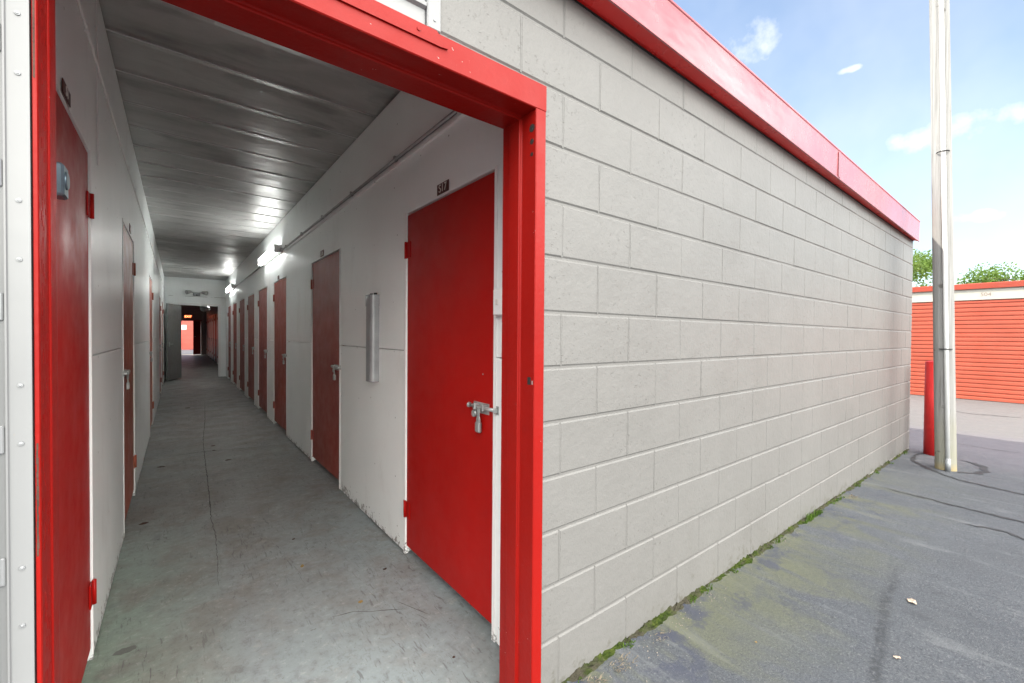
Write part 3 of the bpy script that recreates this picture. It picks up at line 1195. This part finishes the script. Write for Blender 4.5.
sb = thing('switch_box', 'small white surface switch box on the pier beside the entrance', 'switch', (XR - .003, 1.535, 1.43))
b = MB()
b.box((-.03, -.035, 0), (0, .035, .115), .004)
b.build('box', M['white_trim'], sb)
b = MB()
b.box((-.036, -.009, .045), (-.0302, .009, .07), .002)
b.build('switch', M['letter'], sb)

# thin cable clipped along the left wall and the cover strip of a sheet joint
cb = thing('wall_cable', 'thin white cable clipped high along the left corridor wall', 'cable', (XL, 3, 2.5))
b = MB()
b.path([(.006, -1.64, .06), (.006, -.6, .06), (.006, .9, .05), (.006, 2.2, .055), (.006, 8, .04), (.006, 12.4, .05)], .005, 8)
b.build('cable', M['white_trim'], cb)
for k in range(6):
    b = MB()
    b.box((.0005, -1.2 + k * .62, .045), (.014, -1.185 + k * .62, .075), .002)
    b.build('clip', M['white_trim'], cb)
b = MB()
b.box((XL + .0015, 2.735, 2.11), (XL + .006, 2.752, ZC - .013), .001)
tag(b.build('cover_strip', M['white_trim']), 'upright white cover strip above the nearest left door', 'cover strip')

# ------------------------------------------------------------------ partition, open grey door, second corridor
pw = thing('partition_wall', 'white partition wall across the corridor with an open doorway', 'wall', (.4, YE, 0))
DX0, DX1, DZ = .06, .965, 2.15
b = MB()
for a, c in (((XL + .001, 0, fz(YE) + .003), (DX0, .1, ZC - .004)), ((DX1, 0, fz(YE) + .003), (XR - .001, .1, ZC - .004)), ((DX0, 0, DZ), (DX1, .1, ZC - .004))):
    b.box((a[0] - .4, a[1], a[2]), (c[0] - .4, c[1], c[2]))
b.build('wall', M['white_wall'], pw)
b = MB()
for a, c in (((DX0 - .05, -.012, .06), (DX0 + .012, -.0005, DZ + .05)), ((DX1 - .012, -.012, .06), (DX1 + .05, -.0005, DZ + .05)), ((DX0 + .0125, -.012, DZ - .012), (DX1 - .0125, -.0005, DZ + .05))):
    b.box((a[0] - .4, a[1], a[2]), (c[0] - .4, c[1], c[2]), .002)
b.build('doorway_trim', M['white_trim'], pw)

gd = thing('open_door', 'dark grey door standing open towards the left corridor wall', 'door', (DX0 + .005, YE - .016, fz(YE)))
gd.rotation_euler.z = R(-15)
W = .90
ang = math.atan2(1.0, -.30)


def gdbox(b, a, c, bev=.003):
    # local: x runs from the hinge along the leaf
    Mx = Matrix.Rotation(R(254 - 15 - -15 - 120 - 14), 4, 'Z')
    b.box(a, c, bev, Mx)


# leaf swings to the near left: direction from hinge (-.30, -.95)
LD = Matrix.Rotation(math.atan2(-.955, -.32), 4, 'Z')
gd.rotation_euler.z = 0
b = MB()
b.box((0, -.022, .03), (W, .022, 2.09), .003, LD)
b.build('leaf', M['grey_door'], gd)
for s_ in (-1, 1):
    b = MB()
    b.box((W - .10, min(s_ * .0225, s_ * .03), .93), (W - .05, max(s_ * .0225, s_ * .03), 1.06), .002, LD)
    b.tube(LD @ Vector((W - .075, s_ * .03, 1.0)), LD @ Vector((W - .075, s_ * .07, 1.0)), .01, n=10)
    b.tube(LD @ Vector((W - .075, s_ * .068, 1.0)), LD @ Vector((W - .19, s_ * .068, 1.0)), .009, n=10)
    b.build('handle', M['steel'], gd)

el = thing('emergency_light', 'grey emergency light with two lamp heads above the partition doorway', 'emergency light', (.44, YE, 2.47))
b = MB()
b.box((-.085, -.06, -.055), (.085, -.0005, .045), .012)
b.build('body', M['galv'], el)
for s_ in (-1, 1):
    b = MB()
    b.tube((s_ * .06, -.05, .035), (s_ * .13, -.07, .045), .012, n=8)
    b.tube((s_ * .13, -.045, .055), (s_ * .235, -.12, .030), .035, .062, n=14)
    b.build('lamp_head', M['conduit'], el)
b = MB()
b.tube((0, -.061, -.03), (0, -.075, -.034), .016, n=10)
b.build('test_button', M['dark'], el)

# second corridor beyond the partition
X2R, X2L = 1.27, -.22
w2 = thing('corridor_wall', 'pale wall with orange doors on the right beyond the partition', 'wall', (X2R, 22, 0))
D2 = [(16.6 + 1.62 * i, 17.75 + 1.62 * i) for i in range(8)]
b = MB()
cuts = [15.61] + [v for d in D2 for v in d] + [YF - .2]
for ya, yb in zip(cuts[0::2], cuts[1::2]):
    b.box((0, ya - 22, fz(ya) + .01), (.08, yb - 22, ZD + .05))
b.box((.0, 15.61 - 22, ZD + .056), (.08, YF - .2 - 22, 2.915))
b.build('wall', M['white_wall'], w2)
w3 = thing('corridor_wall', 'dark grey left wall of the passage beyond the partition', 'wall', (X2L, 22, 0))
b = MB()
b.box((-.08, 15.61 - 22, .02), (0, YF - .2 - 22, 2.915))
b.build('wall', M['grey_wall'], w3)
for i, (ya, yb) in enumerate(D2):
    unit_door(1, ya, yb, ['nearest orange red door seen on the right through the doorway', 'second orange red door seen on the right through the doorway',
                          'third orange red door seen on the right through the doorway', 'fourth orange red door seen on the right through the doorway',
                          'fifth orange red door seen on the right through the doorway', 'sixth orange red door seen on the right through the doorway',
                          'seventh orange red door seen on the right through the doorway', 'farthest orange red door seen on the right through the doorway'][i],
              1.08, x=X2R, zt=ZD + .05, mat='door_lit_tone')
dm = thing('dome_mirror', 'small round dome mirror hanging from the ceiling beyond the doorway', 'mirror', (.72, 17.4, 2.92))
b = MB()
b.tube((0, 0, 0), (0, 0, -.68), .012, n=8)
b.tube((0, 0, -.66), (0, 0, -.76), .05, .15, n=18)
b.build('mount', M['dark'], dm)
b = MB()
b.sphere((0, 0, -.765), .14, (1, 1, .75), 20, 12)
b.build('dome', M['steel'], dm, smooth=True)
# far end: way out, leaf open inwards, exit sign
ew = thing('end_wall', 'dark grey wall at the far end of the passage with the way out', 'wall', (.5, YF - .2, 0))
b = MB()
E0, E1, EZ = -.02, 1.02, 2.0
b.box((X2L - .5, -.06, .1), (E0 - .5, -.005, 2.915))
b.box((E1 - .5, -.06, .1), (X2R - .5, -.005, 2.915))
b.box((E0 - .5, -.06, EZ), (E1 - .5, -.005, 2.915))
b.build('wall', M['grey_wall'], ew)
b = MB()
b.box((E0 - .5 - .04, -.075, EZ + .001), (E1 - .5 + .04, -.061, EZ + .05), .002)
b.build('door_head', M['orange_trim'], ew)
rd = thing('open_door', 'red door leaf standing ajar at the far way out', 'door', (1.0, YF - .27, fz(YF)))
LD2 = Matrix.Rotation(R(228), 4, 'Z')
b = MB()
b.box((0, -.02, .02), (.48, .02, 1.86), .002, LD2)
b.build('leaf', M['frame_red'], rd)
b = MB()
b.tube(LD2 @ Vector((.42, .02, 1.0)), LD2 @ Vector((.42, .07, 1.0)), .02, n=10)
b.build('handle', M['steel'], rd)
es = thing('exit_sign', 'small lit orange exit sign above the far way out', 'sign', (.46, YF - .28, 2.13))
b = MB()
b.box((-.17, -.03, 0), (.17, .018, .20), .006)
b.build('case', M['orange_trim'], es)
text_mesh('lettering', 'EXIT', .15, M['exit'], es, Matrix.Translation((0, -.0315, .1)) @ Matrix.Rotation(R(90), 4, 'X'))

# shutter of the row across the alley, seen through the far way out


def shutter(b, y0, y1, z0, z1, x, rib=.092, d=.015, axis='y'):
    """ribbed roll-up curtain facing -x"""
    prof = [(x + .03, z0)]
    z = z0
    while z < z1 - 1e-6:
        e = min(z + rib, z1)
        prof += [(x, z), (x, z + (e - z) * .55), (x + d, z + (e - z) * .68), (x + d, z + (e - z) * .88)]
        z = e
    prof += [(x + .03, z1)]
    if axis == 'y':
        A = [b.bm.verts.new((p[0], y0, p[1])) for p in prof]
        B = [b.bm.verts.new((p[0], y1, p[1])) for p in prof]
    else:
        A = [b.bm.verts.new((y0, p[0], p[1])) for p in prof]
        B = [b.bm.verts.new((y1, p[0], p[1])) for p in prof]
    for i in range(len(prof)):
        j = (i + 1) % len(prof)
        b.bm.faces.new((A[i], A[j], B[j], B[i]))


al = thing('storage_row', 'orange shuttered storage row beyond the far way out', 'building', (0, YF + 9.0, .12))
b = MB()
b.box((-6, .05, 0), (6, 4, 2.7))
b.build('wall', M['cream'], al)
b = MB()
b.box((-6.05, -.12, 2.45), (6.05, .045, 2.72))
b.build('fascia', M['orange_trim'], al)
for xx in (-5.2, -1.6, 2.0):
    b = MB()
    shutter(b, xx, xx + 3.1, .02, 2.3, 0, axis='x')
    b.build('shutter', M['bright_shutter'], al)
b = MB()
b.box((.22, -.012, 1.45), (.50, -.002, 1.78), .002)
b.build('notice', M['letter'], al)

# ------------------------------------------------------------------ building across the yard
XO = 13.75
ro = thing('storage_row', 'low storage building with orange roll-up doors and cream band across the yard', 'building', (XO, 1.2, 0))


def rpart(b, name, mat, parent=None):
    o = b.build(name, mat)
    o.parent = parent or ro
    if not parent:
        o.matrix_parent_inverse = Matrix.Translation(ro.location).inverted()
    return o


b = MB()
b.box((XO + .06, -14, -.1), (XO + 9, 16, 2.5))
rpart(b, 'wall', M['cream'])
b = MB()
b.box((XO + .0, -14, 2.19), (XO + .058, 16, 2.425), .002)
rpart(b, 'cream_band', M['cream'])
b = MB()
b.prism([(XO - .045, 2.43), (XO - .045, 2.535), (XO - .03, 2.545), (XO + .0, 2.555), (XO + 9.1, 2.75), (XO + 9.1, 2.52), (XO + .1, 2.505), (XO - .025, 2.43)], 1, -14.1, 16.1)
rpart(b, 'roof_trim', M['orange_trim'])
yy = -13.5
for k in range(9):
    y0 = -12.6 + k * 3.2 + .1
    b = MB()
    shutter(b, y0, y0 + 2.95, .012, 2.187, XO + .012)
    sh_ = rpart(b, 'roll_up_door', M['orange'])
    b = MB()
    b.box((XO - .012, y0 + 1.4, .10), (XO + .010, y0 + 1.56, .16), .003)
    rpart(b, 'handle', M['galv'], sh_)
for k in range(10):
    b = MB()
    y0 = -12.6 + k * 3.2 - .145
    b.box((XO - .004, y0, -.02), (XO + .055, y0 + .24, 2.187), .003)
    rpart(b, 'door_jamb', M['cream'])
ntx = text_mesh('door_number', '504', .11, M['faint'], ro, Matrix.Translation((-.0035, 1.05 - 1.2, 2.30)) @ Matrix.Rotation(R(-90), 4, 'Z') @ Matrix.Rotation(R(90), 4, 'X'))

# ------------------------------------------------------------------ utility pole and bollard
up = thing('utility_pole', 'weathered wooden utility pole with a white conduit strapped to it', 'pole', (6.31, .735, gz(6.3)))
lean = Vector((-.012, .024, 1.0))
b = MB()
rngp = random.Random(5)
N, rings = 28, []
for i in range(60):
    z = -.06 + i * .17
    r_ = .083 - .0015 * z
    c = lean * z
    ring = []
    for k in range(N):
        a = 2 * math.pi * k / N
        rr = r_ * (1 + .02 * mnoise.noise(Vector((math.cos(a) * 2, math.sin(a) * 2, z * .6))))
        ring.append(b.bm.verts.new((c.x + rr * math.cos(a), c.y + rr * math.sin(a), z)))
    rings.append(ring)
for a_, c_ in zip(rings, rings[1:]):
    for k in range(N):
        f = b.bm.faces.new((a_[k], a_[(k + 1) % N], c_[(k + 1) % N], c_[k]))
        f.smooth = True
b.bm.faces.new(rings[-1])
b.build('shaft', M['wood'], up)
PD = Vector((-.975, -.28, 0)).normalized()


def pp(z, r_):
    return lean * z + PD * r_


b = MB()
b.path([pp(.06, .100), pp(1.6, .097), pp(4.0, .092), pp(7, .088), pp(9.5, .085)], .0175, 14)
b.build('conduit_pipe', M['pvc'], up)
b = MB()
b.path([pp(.0, .102), pp(.13, .101)], .022, 12)
b.build('conduit_foot', M['galv'], up)
for z in (1.25, 3.27, 5.2):
    b = MB()
    pts = []
    base = math.atan2(PD.y, PD.x)
    for a in range(-33, 34, 11):
        rr = .084 + .036 * max(0, math.cos(R(a * 2.6)) if abs(a) < 34 else 0)
        c = lean * z
        pts.append((c.x + rr * math.cos(base + R(a)), c.y + rr * math.sin(base + R(a)), z))
    b.path(pts, .006, 6)
    b.build('strap', M['dark'], up)

bo = thing('bollard', 'round red steel bollard standing behind the utility pole', 'bollard', (7.0, .92, gz(7.0)))
b = MB()
b.tube((0, 0, -.05), (0, 0, 1.08), .088, n=32, caps=True)
b.build('post', M['bollard_red'], bo)
b = MB()
b.sphere((0, 0, 1.08), .088, (1, 1, .28), 32, 8)
b.build('cap', M['bollard_red'], bo, smooth=True)

# ------------------------------------------------------------------ moss, grass, litter
b = MB()   # mossy fillet along the wall foot
rngm = random.Random(11)
x = 1.02
prev = None
while x < XB - .05:
    w = .044 + .024 * mnoise.noise(Vector((x * 3, 0, 0))) + .02 * mnoise.noise(Vector((x * 14, 3, 0)))
    if x > 3.6:
        w *= .75
    w = max(w, .012)
    h = .017 + .011 * mnoise.noise(Vector((x * 5, 7, 0))) + .012 * mnoise.noise(Vector((x * 21, 9, 0)))
    h = max(h, .006)
    gap = mnoise.noise(Vector((x * 2.3, 17, 0))) + .35 * mnoise.noise(Vector((x * 11, 5, 0)))
    if gap < -.12:
        h *= .5
        w *= .85
    z = gz(x)
    row = []
    for t in range(6):
        u = t / 5
        row.append(b.bm.verts.new((x + rngm.uniform(-.004, .004), D + .006 - w * u, z - .004 + h * (1 - u) ** .8 * (1 + .6 * rngm.uniform(-1, 1)) + (.0 if t < 5 else -.004))))
    if prev:
        for t in range(5):
            b.bm.faces.new((prev[t], row[t], row[t + 1], prev[t + 1]))
    prev = row
    x += .014
for f in b.bm.faces:
    f.normal_update()
    if f.normal.z < 0:
        f.normal_flip()
tag(b.build('moss', M['moss'], recalc=False), kind='stuff')


def blades(b, cx, cy, n, r, h0, h1, lean_=.5, zf=yard, wd=.004):
    for i in range(n):
        a = random.uniform(0, 6.283)
        q = r * math.sqrt(random.random())
        px, py = cx + q * math.cos(a), cy + q * math.sin(a) * .5
        z = zf(Vector((px, py, 0)))
        hh = random.uniform(h0, h1)
        d = Vector((random.uniform(-1, 1), random.uniform(-1, .2), 0)) * hh * lean_
        s_ = Vector((-d.y, d.x, 0)).normalized() * wd
        p0 = Vector((px, py, z - .003))
        p1 = p0 + d * .4 + Vector((0, 0, hh * .65))
        p2 = p0 + d + Vector((0, 0, hh * .85))
        v = [b.bm.verts.new(p) for p in (p0 - s_, p0 + s_, p1 + s_ * .7, p1 - s_ * .7, p2)]
        b.bm.faces.new((v[0], v[1], v[2], v[3]))
        b.bm.faces.new((v[3], v[2], v[4]))


b = MB()
for q in range(7):
    blades(b, 3.58 + .05 * q, D - .03, random.randint(6, 26), .03, .02, random.uniform(.035, .085), .8, wd=.003)
tag(b.build('grass_tuft', M['grass'], recalc=False), 'small bright green grass tuft growing at the foot of the wall', 'grass tuft')
b = MB()
for k in range(26):
    xx = random.uniform(1.1, 6.9)
    blades(b, xx, D - .03, random.randint(3, 14), .03, .008, .03, .9, wd=.003)
tag(b.build('weeds', M['grass'], recalc=False), kind='stuff')
b = MB()
for cx, n in ((1.42, 60), (1.22, 90), (4.50, 60), (1.7, 30)):
    blades(b, cx, D - .075, n, .07, .004, .018, 2.2, wd=.0022)
tag(b.build('dead_straw', M['straw'], recalc=False), kind='stuff')
b = MB()
for k in range(150):
    xx = random.choice([random.uniform(1.05, 2.2), random.uniform(1.05, 6.8)])
    yy = D - .05 - abs(random.gauss(0, .05))
    s_ = random.uniform(.0015, .004)
    b.box((xx, yy, gz(xx) - .001), (xx + s_ * 1.5, yy + s_, gz(xx) + s_ * .8), s_ * .2)
tag(b.build('grit', M['debris']), kind='stuff')


def leaf(name, px, py, size, rz, label, mat, zf, group='fallen leaves'):
    b = MB()
    n = 14
    z = zf(Vector((px, py, 0)))
    ring = []
    c = b.bm.verts.new((0, 0, .006))
    for i in range(n):
        a = 2 * math.pi * i / n
        rr = size * (.55 + .45 * abs(math.cos(a / 2)) ** 1.3) * random.uniform(.8, 1.1)
        ring.append(b.bm.verts.new((rr * math.cos(a), rr * .62 * math.sin(a), .004 + random.uniform(0, .012) * size / .04)))
    for i in range(n):
        b.bm.faces.new((c, ring[i], ring[(i + 1) % n]))
    o = b.build(name, mat)
    o.location = (px, py, z)
    o.rotation_euler.z = rz
    return tag(o, label, 'leaf', group)


leaf('fallen_leaf', 2.923, .45, .036, .3, 'larger pale dry leaf lying on the asphalt', M['dryleaf'], yard)
leaf('fallen_leaf', 2.359, .402, .018, 2.2, 'smaller pale leaf on the asphalt nearer the camera', M['dryleaf'], yard)
leaf('fallen_leaf', 1.98, .80, .008, 1.2, 'tiny yellow leaf on the mossy asphalt', M['ochre'], yard)
leaf('fallen_leaf', .75, 2.24, .02, .3, 'yellowish leaf scrap on the grey corridor floor near the S17 door', M['ochre'], hall)
leaf('fallen_leaf', .587, 2.79, .02, 1.3, 'yellowish leaf scrap farther along the corridor floor', M['ochre'], hall)
b = MB()
ringv = [b.bm.verts.new((.040 * math.cos(k * .2618) * random.uniform(.85, 1.1), .024 * math.sin(k * .2618) * random.uniform(.8, 1.1), .0015)) for k in range(24)]
b.bm.faces.new(ringv)
b.prism([(-.012, -.008), (.012, -.006), (.009, .009), (-.010, .008)], 2, .0015, .0035)
o = b.build('floor_spot', M['spot'])
o.location = (-.187, 2.523, fz(2.523))
tag(o, 'flat dark spot of old gum on the floor by the left wall', 'stain')
for (px, py, s_) in ((.16, 8.0, .035), (-.02, 7.0, .03), (.0, 5.2, .02), (.42, 7.3, .02), (.93, 4.9, .02), (.75, 2.93, .012)):
    pass

# ------------------------------------------------------------------ trees beyond the far row


def tree(x, y, h, spread, label, seed, n=2600):
    rg = random.Random(seed)
    t = thing('tree', label, 'tree', (x, y, 0), 0, 'trees behind the far storage row')
    tr, cr = MB(), MB()
    tr.path([(0, 0, 0), (.1, .05, h * .3), (.05, -.05, h * .5), (0, 0, h * .7)], [.22, .17, .13, .06], 9)
    clumps = []
    for k in range(22):
        a = rg.uniform(0, 6.283)
        e = rg.uniform(.35, 1.0)
        rad = spread * rg.uniform(.25, 1.0) * (1.15 - .55 * abs(e - .6))
        c = Vector((rad * math.cos(a), rad * math.sin(a), h * e))
        clumps.append((c, spread * rg.uniform(.22, .42)))
        tr.path([(0, 0, h * max(.25, e - .3)), tuple(c * .55 + Vector((0, 0, h * .02 + c.z * .18 * 0 + (c.z * .4)))), tuple(c)], [.07, .04, .012], 5)
    for c, r_ in clumps:
        for i in range(n // 22):
            d = Vector((rg.gauss(0, 1), rg.gauss(0, 1), rg.gauss(0, .8)))
            d = d.normalized() * r_ * rg.random() ** .45
            p = c + d
            s_ = rg.uniform(.035, .085)
            u = Vector((rg.gauss(0, 1), rg.gauss(0, 1), rg.gauss(0, .6))).normalized()
            w_ = u.orthogonal().normalized()
            w_ = (Matrix.Rotation(rg.uniform(0, 6.28), 3, u) @ w_)
            v_ = u.cross(w_)
            cr.quad(p - w_ * s_, p + v_ * s_ * .5, p + w_ * s_, p - v_ * s_ * .5)
    tr.build('trunk', M['bark'], t)
    cr.build('crown', M['leaf'], t, recalc=False)


tree(25.5, 5.0, 4.7, 1.9, 'leafy green tree beside the end of the block wall', 3, 9000)
tree(27.0, 3.35, 3.5, 1.4, 'low round green tree just right of the utility pole', 4, 9000)
tree(28.0, 1.0, 4.1, 1.9, 'taller sprawling green tree at the right edge of the view', 5, 11000)

# ------------------------------------------------------------------ sky, sun, camera
SUN_DIR = Vector((-.50, .52, .86)).normalized()     # towards the sun
EL = math.asin(SUN_DIR.z)
w = bpy.data.worlds.new('World')
scene.world = w
w.use_nodes = True
nt = w.node_tree
bg = nt.nodes['Background']
sky = nt.nodes.new('ShaderNodeTexSky')
sky.sky_type = 'NISHITA'
sky.sun_disc = False
sky.sun_elevation = EL
sky.sun_rotation = math.atan2(SUN_DIR.x, SUN_DIR.y)
sky.air_density = 1.0
sky.dust_density = 1.2
sky.ozone_density = 1.0
tc = nt.nodes.new('ShaderNodeTexCoord')
gen = tc.outputs['Generated']


def wn(kind, **kw):
    n_ = nt.nodes.new(kind)
    for k_, v_ in kw.items():
        setattr(n_, k_, v_)
    return n_


def wmath(op, a, c, clamp=False):
    n_ = wn('ShaderNodeMath', operation=op, use_clamp=clamp)
    for i_, v_ in enumerate((a, c)):
        if isinstance(v_, bpy.types.NodeSocket):
            nt.links.new(v_, n_.inputs[i_])
        else:
            n_.inputs[i_].default_value = v_
    return n_.outputs[0]


def wnoise(scale, det, vec=gen):
    n_ = wn('ShaderNodeTexNoise')
    n_.inputs['Scale'].default_value = scale
    n_.inputs['Detail'].default_value = det
    n_.inputs['Roughness'].default_value = .58
    nt.links.new(vec, n_.inputs['Vector'])
    return n_.outputs['Fac']


CAM_F, CAM_YAW, CAM_PITCH, CAM_ROLL = 429.64, R(37.9), R(-.8177), R(.4318)
cy, sy = math.cos(CAM_YAW), math.sin(CAM_YAW)
cp_, sp_ = math.cos(CAM_PITCH), math.sin(CAM_PITCH)
FWD = Vector((sy * cp_, cy * cp_, sp_))
RGT0 = Vector((cy, -sy, 0))
UP0 = RGT0.cross(FWD).normalized()
RGT = RGT0 * math.cos(CAM_ROLL) + UP0 * math.sin(CAM_ROLL)
UPV = UP0 * math.cos(CAM_ROLL) - RGT0 * math.sin(CAM_ROLL)

# small fair weather clouds: centre direction (azimuth from +y towards +x, elevation) and half widths in degrees
fine = wnoise(15, 8)
soft = wnoise(5, 6)


def cloud_mask(lst, gain, edge):
    tot = None
    for az, ele, ha, he in lst:
        a, e = R(az), R(ele)
        c = Vector((math.sin(a) * math.cos(e), math.cos(a) * math.cos(e), math.sin(e)))
        t_a = Vector((math.cos(a), -math.sin(a), 0))
        t_e = c.cross(t_a) * -1
        parts = []
        for axis, hw in ((t_a, ha), (t_e, he)):
            dt = wn('ShaderNodeVectorMath', operation='DOT_PRODUCT')
            nt.links.new(gen, dt.inputs[0])
            dt.inputs[1].default_value = axis
            q = wmath('DIVIDE', dt.outputs['Value'], math.sin(R(hw)))
            parts.append(wmath('MULTIPLY', q, q))
        dt = wn('ShaderNodeVectorMath', operation='DOT_PRODUCT')
        nt.links.new(gen, dt.inputs[0])
        dt.inputs[1].default_value = c
        front = wmath('GREATER_THAN', dt.outputs['Value'], .3)
        m = wmath('SUBTRACT', 1.0, wmath('ADD', parts[0], parts[1]))
        m = wmath('ADD', wmath('MULTIPLY', m, edge), wmath('MULTIPLY', wmath('SUBTRACT', fine, .52), 3.4))
        m = wmath('ADD', m, wmath('MULTIPLY', wmath('SUBTRACT', soft, .5), 1.2))
        m = wmath('MULTIPLY', wmath('MULTIPLY', m, gain, True), front)
        tot = m if tot is None else wmath('MAXIMUM', tot, m)
    return tot


# small fair weather clouds in the view, then unseen bright cloud added behind the camera to light the corridor
small = cloud_mask(((67.4, 30.6, 5.0, 2.3), (83.4, 18.7, 6.0, 1.6), (75.5, 26.1, 1.1, .35), (84.5, 11.0, 3.0, .8), (40, 48, 8, 3)), .62, .9)
fill_bank = cloud_mask(((135, 22, 22, 12), (165, 30, 30, 18), (205, 24, 28, 16), (250, 32, 26, 16), (160, 60, 34, 18), (215, 55, 28, 16), (182, 12, 50, 9)), .9, 1.4)
haze_n = wmath('MULTIPLY', wmath('SUBTRACT', wnoise(2.2, 5), .30), .62, True)
cl_total = wmath('MAXIMUM', wmath('MULTIPLY', small, .85), haze_n)
mixc = wn('ShaderNodeMix', data_type='RGBA')
nt.links.new(cl_total, mixc.inputs[0])
tint = wn('ShaderNodeMix', data_type='RGBA', blend_type='MULTIPLY')
tint.inputs[0].default_value = 1
nt.links.new(sky.outputs[0], tint.inputs[6])
tint.inputs[7].default_value = (.72, .765, .79, 1)
nt.links.new(tint.outputs[2], mixc.inputs[6])
CLOUD = 4.2
FILL_BANK = 26.0
mixc.inputs[7].default_value = (CLOUD, CLOUD * 1.0, CLOUD * 1.02, 1)
mixb = wn('ShaderNodeMix', data_type='RGBA')
nt.links.new(fill_bank, mixb.inputs[0])
nt.links.new(mixc.outputs[2], mixb.inputs[6])
mixb.inputs[7].default_value = (FILL_BANK, FILL_BANK * .995, FILL_BANK * .985, 1)
nt.links.new(mixb.outputs[2], bg.inputs['Color'])
bg.inputs['Strength'].default_value = .13

sun = bpy.data.lights.new('sun', 'SUN')
sun.energy = 2.5
sun.angle = R(.53)
sun.color = (1.0, .955, .89)
so = bpy.data.objects.new('sun', sun)
COL.objects.link(so)
so.rotation_euler = SUN_DIR.to_track_quat('Z', 'Y').to_euler()
so.location = (0, 0, 20)

cam = bpy.data.cameras.new('camera')
co = bpy.data.objects.new('camera', cam)
COL.objects.link(co)
cam.sensor_fit = 'HORIZONTAL'
cam.sensor_width = 36
cam.lens = CAM_F * 36 / 1024
cam.clip_start = .02
cam.clip_end = 1000
mw = Matrix((( RGT.x, UPV.x, -FWD.x, 0), (RGT.y, UPV.y, -FWD.y, 0), (RGT.z, UPV.z, -FWD.z, H), (0, 0, 0, 1)))
co.matrix_world = mw
scene.camera = co

scene.view_settings.view_transform = 'Standard'
scene.view_settings.look = 'None'
scene.view_settings.exposure = 1.62
scene.view_settings.use_white_balance = True
scene.view_settings.white_balance_temperature = 6900
scene.view_settings.white_balance_tint = 8
scene.view_settings.gamma = 1
scene.cycles.max_bounces = 12
scene.cycles.diffuse_bounces = 8
scene.cycles.glossy_bounces = 6
scene.cycles.use_denoising = True
